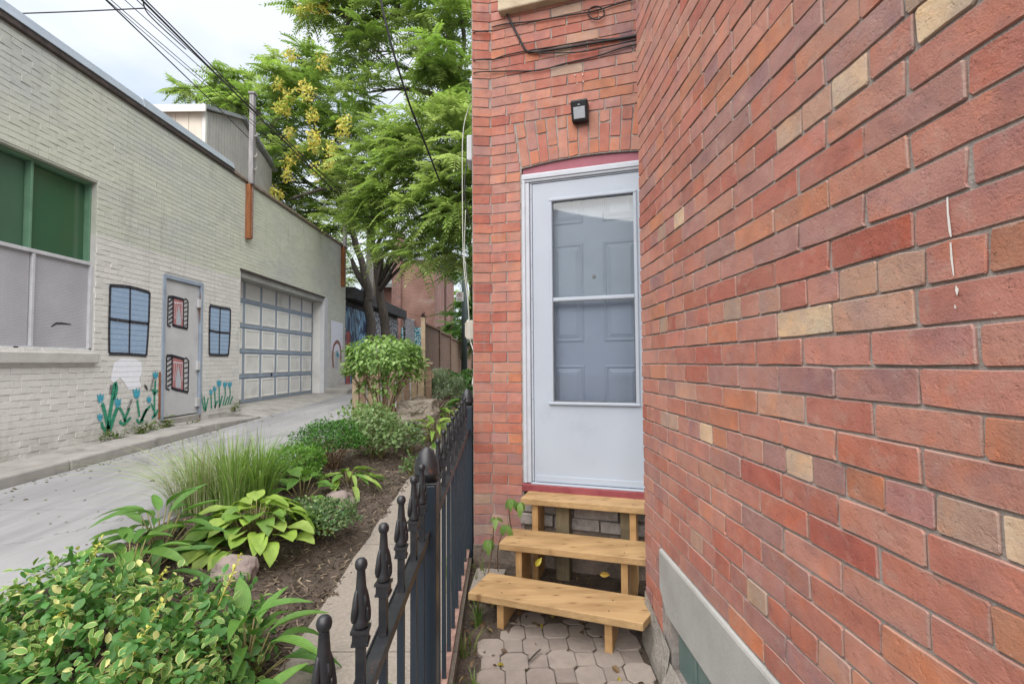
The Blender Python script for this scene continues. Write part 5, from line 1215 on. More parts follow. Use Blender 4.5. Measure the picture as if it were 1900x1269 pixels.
# overhead wires
def wire(label, P, r, sag=0, n=14, name='overhead_wire', group=None):
    P = [Vector(p) for p in P]; path_ = []
    if len(P) == 2:
        for i in range(n + 1):
            t = i / n; q = P[0].lerp(P[1], t); q.z -= 4 * sag * t * (1 - t); path_.append(q)
    else: path_ = smooth_path(P, 6)
    mb = MB(); mb.tube(path_, r, 5); return single(name, mb, M_RUBBER, label, 'wire', smooth=True, group=group)
mt = (GX + .2, 9.27, E + 4.3)
for i, (dx, dz, r_, sg_) in enumerate([(0, 0, .014, .10), (.05, -.06, .009, .14), (-.22, -.02, .006, .2), (-.34, -.14, .005, .28), (-.52, -.02, .005, .40), (-.16, -.24, .0045, .5)]):
    wire(('thickest black cable of the bundle sloping over the garage roof', 'second thickest cable hugging the thickest one in the overhead bundle')[i] if i < 2 else 'one of the thin black wires bundled above the garage roof towards the utility pole', [(-4.22 + dx, -3, E + 4.42 + dz), (px_ + .15 + .2 * min(i, 3), 17.05, ca[2] + .18)], r_, sg_, group='wires bundled over the lane')
wire('single thin wire slanting across the sky down to the wire mast', [at(170, -25, 4.6), at(455, 250, 9.25), at(497, 300, 10.5)], .008)
wire('nearly level thin wire at the top of the sky ending at a wire fork', [at(0, 27, 6.0), at(140, 22, 6.1), at(268, 16, 6.2)], .008)
wire('short drop wire joining the level wire to the sloping bundle', [at(266, -20, 6.2), at(268, 14, 6.2), at(290, 42, 6.6), at(345, 92, 7.6)], .009)
wire('thick twisted black cable hanging steeply in front of the green tree crown', [at(700, -30, 6.5), at(715, 40, 6.6), at(735, 115, 6.8), at(762, 200, 7.2), at(790, 270, 7.8), at(815, 335, 8.6)], .016)
# ================================================================== PLANTS
def blade_leaf(Lf, Wf, segs=5, fold=.25, curl=.35, cols=None, prof=None, margin=None, wave=0):
    """leaf along +y, up +z; cols=(mid,edge) colours; margin adds an inner ring"""
    mb = MB(); prof = prof or (lambda u: math.sin(math.pi * min(1, u * .92 + .06)) ** .8)
    cm, ce = cols or ((1, 1, 1), (1, 1, 1)); xs = [-1, -margin, 0, margin, 1] if margin else [-1, 0, 1]
    for i in range(segs + 1):
        u = i / segs; hw = Wf / 2 * prof(u) if 0 < i < segs else Wf * (.06 if i == 0 else .02)
        y = Lf * u * (1 - .12 * curl * u); z0 = -curl * Lf * u * u * .5
        for x in xs:
            z = z0 + abs(x) * hw * fold + wave * math.sin(u * 9 + x * 2) * abs(x)
            c = ce if abs(x) == 1 else cm; mb.v.append((x * hw, y, z)); mb.c.append(tuple(c) + (1,))
    m = len(xs)
    mb.f = [(i * m + k, i * m + k + 1, (i + 1) * m + k + 1, (i + 1) * m + k) for i in range(segs) for k in range(m - 1)]
    return mb
def shell_pts(c, rad, n, lo=-.35, bumpy=.22, inner=.55, seed=0):
    out = []
    while len(out) < n:
        d = rv()
        if d[2] < lo: continue
        k = 1 + bumpy * noise.noise((d[0] * 2.2 + seed, d[1] * 2.2, d[2] * 2.2)) * 1.6
        r = (inner + (1 - inner) * RNG.random() ** .5) * k
        out.append((np.array(c) + d * np.array(rad) * r, d / np.array(rad) / np.linalg.norm(d / np.array(rad)), r))
    return out
def bush_items(c, rad, n, variants, tints, size=(.8, 1.2), lo=-.35, up=.35, seed=0, spread=.8, inner=.55, bumpy=.22):
    its = []
    for p, d, r in shell_pts(c, rad, n, lo, bumpy, inner, seed):
        ax = d * .55 + rv() * spread + np.array([0, 0, up * .3]); nn = d * .7 + rv() * .45 + np.array([0, 0, up + .35])
        t = np.array(tints[int(RNG.integers(len(tints)))]) * RNG.uniform(.82, 1.18)
        its.append((int(RNG.integers(len(variants))), frame(p, ax, nn, RNG.uniform(*size)), tuple(t)))
    return its
def stems(base, c, rad, n, r0=.006, r1=.002, seed=0):
    mb = MB()
    for i in range(n):
        d = rv(); d[2] = abs(d[2]) * .7; t = np.array(c) + d * np.array(rad) * .85; b = np.array(base) + np.array([RNG.normal() * .3 * rad[0], RNG.normal() * .3 * rad[1], 0]) * .5
        mid = (b + t) / 2 + rv() * .05 * rad[0]; mb.tube(smooth_path([b, mid, t], 3), np.linspace(r0, r1, 7), 5)
    return mb
def gz(X, Y): return mulch_z(X, Y)

# --- variegated euonymus in the near corner
GD, GL, CRM, YEL = (.085, .225, .06), (.18, .33, .085), (.68, .66, .30), (.46, .42, .075)
eu = root('variegated_shrub', 'large spreading shrub with glossy green and cream edged leaves nearest the camera', 'shrub', (-1.45, 1.9, .1))
EV = [blade_leaf(.058, .034, 4, .2, .3, (GD, GD), margin=.6), blade_leaf(.055, .032, 4, .2, .25, (GL, CRM), margin=.62), blade_leaf(.050, .028, 4, .25, .3, (GL, CRM), margin=.72), blade_leaf(.048, .026, 4, .25, .35, (CRM, CRM), margin=.6), blade_leaf(.060, .037, 4, .18, .2, (GD, GL), margin=.7)]
its = []
blobs = [((-1.62, 1.98, 0.21), (.34, .34, .36), 430), ((-1.25, 1.66, 0.09), (.32, .32, .40), 430), ((-1.95, 2.18, 0.24), (.30, .30, .33), 330), ((-1.98, 1.72, 0.18), (.36, .3, .38), 330), ((-1.38, 2.20, 0.15), (.26, .25, .28), 260), ((-1.02, 1.50, 0.03), (.17, .22, .33), 200), ((-1.6, 1.45, 0.10), (.35, .25, .36), 260), ((-2.25, 2.0, 0.24), (.22, .25, .26), 180)]
for bi, (c, r_, n) in enumerate(blobs):
    for p, d, rr in shell_pts(c, r_, int(n * 3.0), -.3, .3, .62, bi * 3.1):
        sprig = noise.noise((p[0] * 5, p[1] * 5, p[2] * 5)) + (p[0] + 1.5) * -.25
        k = RNG.choice(5, p=[.12, .28, .30, .18, .12]) if sprig > .12 else RNG.choice(5, p=[.40, .20, .12, .02, .26])
        t = RNG.uniform(.8, 1.15)
        its.append((int(k), frame(p, d * .5 + rv() * .8, d * .6 + rv() * .4 + np.array([0, 0, .7]), RNG.uniform(.45, .98)), (t, t, t * .95)))
mb = MB(); shoots = []
for (x0, y0), (x1, y1), Yb, Yt in (((150, 1080), (190, 995), 2.25, 2.28), ((115, 1130), (140, 1075), 2.05, 2.1), ((212, 1268), (305, 1110), 1.72, 1.85), ((165, 1262), (255, 1140), 1.75, 1.9), ((415, 1100), (447, 1025), 2.15, 2.2), ((90, 1180), (130, 1110), 1.9, 1.95), ((20, 1120), (42, 1090), 2.2, 2.25), ((285, 1090), (310, 1050), 2.3, 2.3)):
    a, b = np.array(at(x0, y0, Yb)), np.array(at(x1, y1, Yt)); a = a - (b - a) * .3
    P = smooth_path([a, (a + b) / 2 + rv() * .01, b], 5); mb.tube(P, np.linspace(.003, .0012, len(P)), 5)
    for j in range(24):
        t = .15 + .85 * j / 24; p = a + (b - a) * t; o = rv(); yl = t > .45
        tt = (1.0, .95, .8); its.append((3 if (yl or j % 3) else 1, frame(p, o + (b - a) / np.linalg.norm(b - a) * .8, (0, 0, 1) + o * .3, .42 if t > .7 else .6), (1.0, 1.0, .55) if yl else tt))
part('stems', stems((-1.5, 1.85, .05), (-1.5, 1.85, .2), (.5, .4, .25), 40, .005, .002), M_TWIG, eu, smooth=True); part('shoots', mb, pmat('yellow_stem', (.40, .34, .07), (.3, .27, .07), 20, .6, 0), eu, smooth=True, kind='stuff')
scatter('leaf', 'foliage', M_LEAF, EV, its, eu, 300)
# --- hostas and lily leaved plants, every leaf its own part
def hprof(u): return math.sin(math.pi * min(1, u ** .8 * .95 + .04)) ** .75
HV = [blade_leaf(.20, .125, 6, .35, .9, ((1, 1, 1), (1.12, 1.1, .95)), hprof, wave=.006), blade_leaf(.21, .11, 6, .4, 1.2, ((1, 1, 1), (1.1, 1.08, .9)), hprof, wave=.008), blade_leaf(.19, .13, 6, .25, .5, ((1, 1, 1), (1.15, 1.1, 1)), hprof, wave=.006)]
LV = [blade_leaf(.26, .07, 6, .5, .7, None, hprof), blade_leaf(.28, .06, 6, .55, 1.1, None, hprof), blade_leaf(.24, .075, 6, .4, .35, None, hprof)]
HME = [m.mesh('leaf', M_HOSTA, True) for m in HV]; LME = [m.mesh('leaf', M_HOSTA, True) for m in LV]
def hosta(name, label, cat, X, Y, n, size, tints, mes, erect=.6, rad=.10, zoff=0, group=None):
    z = gz(X, Y) + zoff; r = root(name, label, cat, (X, Y, z), group); mb = MB()
    for i in range(n):
        a = i * 2.399963 + RNG.normal() * .3; q = ((i + .5) / n) ** .8; el = (1 - q) * 1.25 * erect - .10 + RNG.normal() * .12
        d = np.array([math.cos(a), math.sin(a), 0]); st = np.array([X, Y, z]) + d * rad * q * size * .5
        tip = np.array([X, Y, z]) + d * size * (.03 + (.13 + rad * .5) * q) + np.array([0, 0, size * max(.03, (.10 + .26 * erect) * (1 - .85 * q ** 1.3) + RNG.normal() * .012)]); mb.tube([st, (st + tip) / 2 + d * -.005, tip], [.005 * size, .004 * size, .003 * size], 5)
        t = np.array(tints[int(RNG.integers(len(tints)))]) * RNG.uniform(.85, 1.15)
        o = put('leaf', mes[int(RNG.integers(len(mes)))], r, Matrix(frame(tip, d * math.cos(el * .9) + np.array([0, 0, math.sin(el * .9)]) + rv() * .12, np.array([0, 0, 1]) - d * .1 + rv() * .18, size * RNG.uniform(.75, 1.15)).tolist())); o.color = tuple(t) + (1,)
    part('stems', mb, M_STEM, r, smooth=True); return r
LIME = [(.26, .39, .07), (.21, .34, .06), (.30, .42, .10), (.15, .27, .055)]; MIDG = [(.11, .24, .045), (.08, .19, .04), (.14, .28, .055)]; DKG = [(.05, .135, .035), (.065, .16, .04)]
hosta('hosta', 'big lime green hosta with broad pointed leaves in front of the ornamental grass', 'hosta', -1.74, 3.34, 84, .98, LIME, HME, .48, .40)
hosta('lily_plant', 'low strappy dark green plant at the lane edge beside the lime hosta', 'plant', -2.14, 3.0, 30, .95, MIDG, LME, .7, .14)
hosta('lily_plant', 'strappy green plant lying towards the lane behind the near variegated shrub', 'plant', -2.05, 2.66, 26, .95, MIDG + LIME[3:], LME, .4, .16)
hosta('lily_plant', 'upright broad-bladed green plant between the near shrub and the path', 'plant', -1.16, 2.16, 30, .9, MIDG, LME, .8, .12)
hosta('lily_plant', 'small broad-bladed green plant hugging the path beside the near shrub', 'plant', -1.02, 1.86, 12, .85, MIDG, LME, .7, .07)
hosta('hosta', 'small green hosta tucked under the low clipped box shrub', 'hosta', -1.78, 4.15, 14, .9, MIDG, HME, .6, .12)
hosta('hosta', 'flat yellow-green hosta clump sprawling over the mulch beyond the smaller rock', 'hosta', -1.6, 4.75, 34, .8, LIME[:3] + MIDG[2:], LME, .25, .3)
hosta('hosta', 'bright yellow-green hosta at the foot of the big boulder', 'hosta', -1.15, 7.0, 34, 1.15, LIME, LME, .55, .2)
hosta('hosta', 'bright hosta right behind the boulder hosta along the fence', 'hosta', -1.05, 8.1, 26, 1.2, LIME, LME, .5, .2)
hosta('hosta', 'far green hosta in the shade by the house wall', 'hosta', -.85, 9.9, 26, 1.5, MIDG, LME, .5, .25)
# --- ornamental grass
gr = root('ornamental_grass', 'tall tufted ornamental grass arching over the edge of the lane', 'grass', (-2.28, 3.85, gz(-2.28, 3.85)))
def blades(base, n, hmin, hmax, spread, lean, wd, cols, segs=6):
    mb = MB()
    for i in range(n):
        a = RNG.uniform(0, 6.28); r_ = RNG.random() ** .6 * spread; b = np.array(base) + np.array([math.cos(a) * r_, math.sin(a) * r_, 0]); h = RNG.uniform(hmin, hmax)
        ld = np.array([math.cos(a), math.sin(a), 0]) + np.array(lean) * .5 + rv() * .25; ld[2] = 0; out = RNG.uniform(.08, 1.25) * (r_ / spread * .7 + .4)
        sd__ = np.cross(ld / (np.linalg.norm(ld) + 1e-6), [0, 0, 1]); c = np.array(cols[int(RNG.integers(len(cols)))]) * RNG.uniform(.8, 1.2); mb.cc = tuple(c) + (1,); vs = []
        for k in range(segs + 1):
            u = k / segs; p = b + np.array([0, 0, h]) * (u - .32 * out * u ** 3) + ld * h * out * .75 * u ** 2.2; ww = wd * (1 - u ** 2) * .5 + .0004; vs += [p - sd__ * ww, p + sd__ * ww + np.array([0, 0, ww * .5])]
        mb.add(vs, [(2 * k, 2 * k + 1, 2 * k + 3, 2 * k + 2) for k in range(segs)])
    return mb
GRS = [(.24, .37, .10), (.18, .31, .07), (.36, .43, .20), (.43, .46, .27), (.24, .37, .09), (.40, .35, .24)]
part('blades', blades((-2.20, 3.86, gz(-2.2, 3.86)), 640, .30, .66, .18, (-.25, 0, 0), .0065, GRS[:2] + GRS[:5]), M_LEAF, gr, kind='stuff')
part('blades', blades((-2.42, 3.72, gz(-2.42, 3.72)), 360, .28, .62, .15, (-1.3, -.3, 0), .004, GRS[2:]), M_LEAF, gr, kind='stuff', label='thin tawny blades flopping over the lane')
part('blades', blades((-2.02, 3.95, gz(-2.0, 3.95)), 160, .4, .72, .10, (.5, 0, 0), .009, GRS[:2] + GRS[4:5]), M_LEAF, gr, kind='stuff', label='broader upright green blades')
# --- box shrubs
BX = [blade_leaf(.022, .011, 2, .2, .2), blade_leaf(.026, .010, 2, .25, .4)]
def bush(name, label, X, Y, c, rad, n, V, tints, size=(.8, 1.2), stem=24, cat='shrub', top=0, lo=-.4, inner=.55, sm=None, bumpy=.22, up=.35):
    z = gz(X, Y); r = root(name, label, cat, (X, Y, z)); cc = (c[0], c[1], z + c[2])
    part('stems', stems((X, Y, z - .02), cc, rad, stem, .007, .002), sm or M_TWIG, r, smooth=True)
    its = bush_items(cc, rad, n, V, tints, size, lo, up, X * 7, inner=inner, bumpy=bumpy)
    if top: scatter('leaf', 'foliage', M_LEAF, V, its, r, top)
    else: mass('foliage', M_LEAF, V, its, r)
    return r
BOXG = [(.14, .31, .045), (.11, .26, .04), (.19, .37, .06), (.08, .20, .03)]; BOXD = [(.075, .21, .03), (.055, .165, .028), (.10, .25, .04), (.04, .12, .02)]
bush('box_shrub', 'lower mid-green box shrub beside the ornamental grass', -2.02, 4.55, (-2.02, 4.55, .18), (.27, .26, .16), 3600, BX, BOXG, (1, 1.5), lo=-.6, bumpy=.25)
bush('box_shrub', 'taller dark green box shrub with bare stems beyond the lower one', -1.92, 5.15, (-1.92, 5.15, .30), (.33, .30, .20), 4400, BX, BOXD, (1, 1.5), 34, bumpy=.25)
# --- low variegated groundcover
VG = [blade_leaf(.021, .013, 2, .2, .2, ((.13, .23, .09), (.58, .58, .34)), margin=.6), blade_leaf(.022, .014, 2, .2, .2, ((.06, .14, .05), (.12, .21, .09)))]
bush('variegated_cushion', 'low cushion of tiny white edged leaves beside the smaller rock', -1.42, 3.62, (-1.42, 3.62, .10), (.27, .25, .15), 2300, VG, [(1, 1, 1), (.9, .95, .9), (1.1, 1.1, 1)], (.9, 1.4), 14, lo=-.1, sm=M_STEM, bumpy=.3)
# --- loose mid plants beyond the box
MP = [blade_leaf(.065, .024, 3, .25, .6), blade_leaf(.055, .028, 3, .25, .4)]
bush('leafy_perennial', 'loose pale green leafy perennial between the box shrub and the round-headed shrub', -1.62, 5.75, (-1.60, 5.75, .28), (.33, .3, .30), 900, MP, [(.22, .32, .14), (.17, .27, .10), (.26, .35, .17)], (.8, 1.3), 26, 'plant', sm=M_STEM, inner=.3, lo=-.7)
bush('leafy_perennial', 'feathery green perennial under the stems of the round-headed shrub', -1.95, 6.5, (-1.95, 6.5, .25), (.38, .3, .28), 800, MP, [(.18, .30, .09), (.14, .25, .07), (.23, .33, .12)], (.8, 1.3), 24, 'plant', sm=M_STEM, inner=.3, lo=-.7)
bush('leafy_perennial', 'pale silvery leafy clump just left of the boulder foot', -1.35, 6.25, (-1.35, 6.25, .18), (.22, .2, .20), 420, MP, [(.18, .26, .13), (.15, .23, .11)], (.7, 1.1), 14, 'plant', sm=M_STEM, inner=.3)
bush('leafy_perennial', 'sparse tuft of small leaves at the fence end of the mulch', -1.12, 5.35, (-1.12, 5.35, .10), (.12, .12, .12), 140, MP, [(.12, .21, .07)], (.6, .9), 8, 'plant', sm=M_STEM, inner=.3)
# --- round headed shrub on bare stems
RS = [blade_leaf(.080, .045, 4, .3, .6, None, hprof), blade_leaf(.088, .048, 4, .25, .9, None, hprof), blade_leaf(.07, .043, 4, .3, .4, None, hprof)]
X, Y = -2.0, 7.45; z = gz(X, Y); rs = root('round_headed_shrub', 'light green shrub with a rounded leafy head on bare branching stems', 'shrub', (X, Y, z))
cc = np.array(at(711, 676, 7.45)); its = []
for c, r_, n in ((cc + [0, 0, .08], (.60, .52, .34), 1500), (cc + [-.28, 0, -.05], (.32, .32, .22), 260), (cc + [.30, .05, -.08], (.32, .34, .34), 360), (cc + [.05, -.1, -.36], (.24, .24, .18), 90), (cc + [-.22, -.05, -.34], (.14, .16, .16), 50)):
    for p, d, q in shell_pts(c, r_, n, -.55, .2, .6, 1.7):
        t = np.array([(.24, .38, .11), (.29, .43, .15), (.18, .30, .075)][int(RNG.integers(3))]) * RNG.uniform(.85, 1.15)
        ax = np.array([d[0], d[1], -.25]) + rv() * .55; its.append((int(RNG.integers(3)), frame(p, ax, d * .5 + np.array([0, 0, 1]) + rv() * .3, RNG.uniform(.8, 1.2)), tuple(t)))
mb = MB()
for i in range(13):
    a = i * 2.4; t = cc + np.array([math.cos(a) * .45, math.sin(a) * .4, -.05 + .15 * math.sin(i)]); b = np.array([X + .06 * math.cos(a), Y + .05 * math.sin(a), z - .03]); m_ = b * .5 + t * .5 + np.array([math.cos(a) * -.08, 0, -.06]); P = smooth_path([b, m_, t], 5); mb.tube(P, np.linspace(.013, .004, len(P)), 6)
    for q in range(3):
        e = t + rv() * .25; mb.tube([P[7], (P[7] + Vector(e)) / 2, e], [.005, .004, .002], 5)
part('stems', mb, M_TWIG, rs, smooth=True); scatter('leaf', 'foliage', M_LEAF, RS, its, rs, 300)
# --- grey green spreading shrub, far greens
JN = [blade_leaf(.05, .012, 2, .2, .3), blade_leaf(.06, .014, 2, .2, .5)]
bush('spreading_shrub', 'grey-green spreading shrub between the boulder and the board fence', -1.5, 9.0, (-1.45, 9.0, .48), (.46, .45, .36), 3400, JN, [(.20, .26, .16), (.26, .31, .22), (.15, .20, .12)], (1, 1.5), 20, bumpy=.3)
bush('leafy_shrub', 'small green shrub deep in the shade along the house side', -.95, 11.2, (-.95, 11.2, .35), (.4, .5, .35), 900, MP, [(.06, .15, .03), (.09, .2, .04)], (1.2, 1.8), 16)
bush('leafy_shrub', 'dark shaded shrub at the end of the bed below the board fence', -1.55, 11.4, (-1.55, 11.4, .30), (.4, .5, .32), 900, MP, [(.06, .14, .03), (.08, .18, .04)], (1.2, 1.8), 16)
# --- rocks and boulder
M_ROCK = pmat('pink_granite', (.27, .215, .195), (.20, .165, .15), 14, .9, 60, .8, .01, dirt=(.17, .14, .125), dscale=6); M_BOULD = pmat('layered_limestone', (.40, .345, .29), (.27, .225, .185), 3.5, .95, 22, .9, .03, stretch=(1, 1, 2.6), dirt=(.16, .125, .10), dscale=3)
def rock(name, label, c, rad, mat, seed, sub=4, amp=.28, facet=0):
    import bmesh
    bm = bmesh.new(); bmesh.ops.create_icosphere(bm, subdivisions=sub, radius=1); mb = MB()
    for v in bm.verts:
        d = v.co.normalized(); k = 1 + amp * noise.noise(d * 1.3 + Vector((seed, 0, 0))) + amp * .35 * noise.noise(d * 3.5 + Vector((0, seed, 0))) + .05 * noise.noise(d * 9)
        if facet: 
            q = max(abs(d.x), abs(d.y), abs(d.z)); k *= 1 + facet * (1 / q - 1)
            k += .05 * math.floor(3 * noise.noise(Vector((d.x * 1.5, d.y * 1.5, d.z * 4)) + Vector((seed, 3, 1))))
        mb.v.append((c[0] + d.x * k * rad[0], c[1] + d.y * k * rad[1], c[2] + d.z * k * rad[2])); mb.c.append((1, 1, 1, 1))
    mb.f = [tuple(v.index for v in f.verts) for f in bm.faces]; bm.free()
    return single(name, mb, mat, label, 'rock', smooth=not facet)
rock('rock', 'rounded pinkish rock beside the near variegated shrub', (-1.63, 2.88, gz(-1.63, 2.88) + .02), (.125, .11, .09), M_ROCK, 1.3)
rock('rock', 'smaller pinkish rock behind the low variegated cushion', (-1.47, 4.12, gz(-1.47, 4.12) + .05), (.12, .11, .095), M_ROCK, 5.1)
rock('boulder', 'big layered limestone boulder beneath the round-headed shrub', (-1.50, 7.62, gz(-1.50, 7.62) + .17), (.31, .34, .30), M_BOULD, 2.2, 5, .14, .62)
# --- grit and leaves in the gutter
DL0 = [blade_leaf(.05, .026, 3, .6, .9), blade_leaf(.03, .014, 2, .4, .8)]; its = []
for i in range(420):
    Y = RNG.uniform(3.2, 9.0) if i % 3 else RNG.uniform(3, 14); X = -4.45 + abs(RNG.normal()) * .10 if i % 3 else RNG.uniform(-4.4, -2.5)
    c = [(.16, .12, .07), (.10, .09, .08), (.22, .2, .17), (.14, .17, .06)][int(RNG.integers(4))]; its.append((int(RNG.integers(2)), frame((X, Y, lane_z(Y) + .004), rv() * np.array([1, 1, .15]), (RNG.normal() * .3, RNG.normal() * .3, 1), RNG.uniform(.25, .9) * (1 if i % 5 else 1.3)), c))
tag(mass('gutter_litter', M_LEAF, DL0, its, None), 'grit and dry leaf bits gathered in the gutter along the kerb', 'litter')
# --- weeds, seedlings, litter
def weed(label, X, Y, z, n, s, tints, name='weed', spread=.1, top=0):
    r = root(name, label, 'weed', (X, Y, z)); its = []; mb = MB()
    for i in range(max(3, n // 6)):
        a = RNG.uniform(0, 6.28); t = np.array([X + math.cos(a) * spread * RNG.random(), Y + math.sin(a) * spread * 2.2 * RNG.random(), z + s * RNG.uniform(.5, 1.4)]); b = (X + RNG.normal() * spread * .4, Y + RNG.normal() * spread, z); mb.tube([b, t], [.004, .0015], 4)
        for k in range(6):
            p = np.array(b) * (1 - k / 6) + t * (k / 6) + rv() * .012; c = np.array(tints[int(RNG.integers(len(tints)))]) * RNG.uniform(.8, 1.2); its.append((int(RNG.integers(2)), frame(p, rv() * np.array([1, 1, .4]) + np.array([.2, 0, .1]), (0, 0, 1) + rv() * .4, s * 9 * RNG.uniform(.6, 1.2)), tuple(c)))
    part('stems', mb, M_STEM, r); mass('foliage', M_LEAF, MP, its, r); return r
WG = [(.09, .17, .035), (.14, .22, .05), (.06, .12, .025)]
for i, (y, s, lb) in enumerate([(6.15, .12, 'low green weeds at the foot of the painted tulips'), (6.55, .13, 'spreading weeds in the joint below the painted cloud'), (6.9, .10, 'brownish weeds at the wall foot near the grey service door')]):
    weed(lb, GX + .12, y, wz(y) - .01, 66, s, WG if i < 2 else WG + [(.2, .14, .07)], spread=.13)
weed('taller yellow-green weed standing against the left side of the service door', GX + .12, 7.05, wz(7.05), 40, .16, [(.17, .24, .05), (.12, .2, .04)], spread=.06)
weed('small grey-green weed on the pavement below the service door', GX + .25, 7.45, wz(7.4) - .01, 40, .07, [(.15, .17, .09), (.1, .14, .06)], spread=.09)
weed('yellow-green weed between painted tulips and the garage door', GX + .1, 8.85, wz(8.85), 40, .13, [(.16, .24, .05), (.1, .18, .04)], spread=.07)
wr = root('grass_strip', 'ragged grass and weeds growing along the foot of the iron fence', 'grass', (fence_x(2.3) + .1, 2.3, 0), kind='stuff')
its = MB()
for i in range(26):
    Y = RNG.uniform(1.0, 3.3); X = fence_x(Y) + RNG.uniform(.03, .13); b = blades((X, Y, soil_z(X, Y) - .01), int(RNG.integers(5, 13)), .05, .15, .025, (.2, 0, 0), .007, [(.14, .22, .05), (.10, .17, .04), (.22, .22, .08)], 4); off = len(its.v); its.v += b.v; its.c += b.c; its.f += [tuple(q + off for q in f) for f in b.f]
for i in range(8):
    Y = RNG.uniform(.9, 3.3); X = fence_x(Y) - RNG.uniform(.05, .12); b = blades((X, Y, strip_z(Y)), 9, .06, .22, .02, (0, 0, 0), .008, [(.16, .26, .05), (.11, .2, .04)], 4); off = len(its.v); its.v += b.v; its.c += b.c; its.f += [tuple(q + off for q in f) for f in b.f]
part('blades', its, M_LEAF, wr, kind='stuff')
SL = [blade_leaf(.085, .034, 4, .2, .9, None, hprof), blade_leaf(.075, .032, 4, .25, 1.1, None, hprof)]
SLM = [m.mesh('leaf', M_LEAF, True) for m in SL]
def seedling(label, P, tips):
    r = root('tree_seedling', label, 'seedling', P[0]); mb = MB(); mb.tube(smooth_path(P, 4), .0035, 5); part('stem', mb, M_TWIG, r, smooth=True)
    for t, n, dn in tips:
        for i in range(n):
            a = i / n * 2 * math.pi + .5; d = np.array([math.cos(a) * .8, math.sin(a) * .5, -.7 if dn else -.15]); c = np.array([(.19, .31, .08), (.15, .27, .065)][i % 2]) * RNG.uniform(.9, 1.15)
            o = put('leaf', SLM[i % 2], r, Matrix(frame(np.array(t), d, (0, -.6, .8), RNG.uniform(.85, 1.25)).tolist())); o.color = tuple(c) + (1,)
seedling('leafy seedling drooping over the left end of the top step', [(-.02, 3.3, .2), (-.05, 3.18, .45), at(948, 925, 3.1)], [(at(948, 926, 3.08), 6, True), (at(965, 932, 3.05), 3, True)])
seedling('small seedling with two leaf clusters beside the middle step', [(-.12, 3.2, .05), (-.12, 3.1, .25), at(936, 975, 3.05)], [(at(938, 974, 3.05), 5, True)])
seedling('low bright seedling near the fence beside the bottom step', [(-.20, 3.0, .02), at(915, 1005, 3.0), at(905, 1003, 2.95)], [(at(907, 1002, 2.95), 6, True)])
seedling('tiny seedling between the brick corner and the bottom plank', [(-.16, 3.3, .2), at(917, 958, 3.25)], [(at(920, 962, 3.25), 3, False)])
DL = [blade_leaf(.05, .026, 3, .6, .9), blade_leaf(.04, .022, 3, .9, .5), blade_leaf(.03, .014, 2, .4, .8)]
its = []
for i in range(230):
    Y = RNG.uniform(2.62, 3.35); X = RNG.uniform(-.30, .85)
    if i % 4 == 0: Y = RNG.uniform(1.0, 2.7); X = fence_x(Y) + RNG.uniform(.05, .24)
    if i % 9 == 0: Y = RNG.uniform(1.7, 2.7); X = RNG.uniform(-.15, .55)
    z = max(soil_z(X, Y), pave_z(Y)) + .006; c = [(.20, .12, .06), (.13, .08, .05), (.28, .2, .12), (.09, .06, .045), (.42, .32, .05)][RNG.choice(5, p=[.3, .3, .17, .18, .05])]
    its.append((int(RNG.integers(3)), frame((X, Y, z), rv() * np.array([1, 1, .2]), (RNG.normal() * .35, RNG.normal() * .35, 1), RNG.uniform(.5, 1.1)), c))
tag(mass('fallen_leaves', M_LEAF, DL, its, None), 'dry brown leaves littering the soil under the wooden steps', 'leaves')
def litter(label, pts, col, name):
    mb = MB(); mb.cc = col + (1,); mb.add(pts, [(0, 1, 2, 3)]); mb.add([(p[0], p[1], p[2] + .002) for p in pts[:3]], [(0, 1, 2)])
    single(name, mb, M_LEAF, label, name.split('_')[-1])
q = at(927, 1026, 3.0); litter('crumpled scrap of white paper on the flagstone beside the steps', [(q[0] - .03, 2.98, .09), (q[0] + .025, 2.97, .093), (q[0] + .03, 3.03, .112), (q[0] - .02, 3.04, .105)], (.55, .57, .62), 'paper_scrap')
z = .05; litter('pale torn wrapper on the soil under the middle step', [(.22, 2.86, z), (.32, 2.84, z + .01), (.34, 2.88, z + .02), (.24, 2.91, z + .01)], (.45, .45, .42), 'plastic_wrapper')
for i, (px, py, Y, lb) in enumerate([(994, 1050, 2.72, 'single yellow leaf hanging by the left leg under the middle step'), (1113, 1066, 2.75, 'yellow-brown leaf on the soil under the right half of the steps')]):
    mb = MB(); mb.cc = ((.48, .40, .05, 1), (.40, .26, .05, 1))[i]; v = DL[0]; M = frame(at(px, py, Y), (.5, -.2, .8 if i == 0 else .1), (0, -1, .5), 1.1); mb.add([M[:3, :3] @ np.array(p) + M[:3, 3] for p in v.v], v.f); single('fallen_leaf', mb, M_LEAF, lb, 'leaf')
def twig(label, a, b, r_=.004): 
    mb = MB(); a, b = Vector(a), Vector(b); mb.tube([a, a.lerp(b, .5) + Vector((.004, .006, .003)), b], [r_, r_ * .9, r_ * .6], 6); single('twig', mb, M_BARK, label, 'twig')
twig('short dark twig lying across the pavers before the bottom step', (.05, 2.38, .004), (.11, 2.46, .012), .005); twig('thin twig curving over the path beside the mulch', (-1.05, 2.25, strip_z(2.25) + .006), (-.93, 2.33, strip_z(2.3) + .006), .003); twig('straight thin twig lying on the concrete path nearest the camera', (-.82, 1.75, strip_z(1.75) + .005), (-.76, 1.85, strip_z(1.8) + .006), .003)
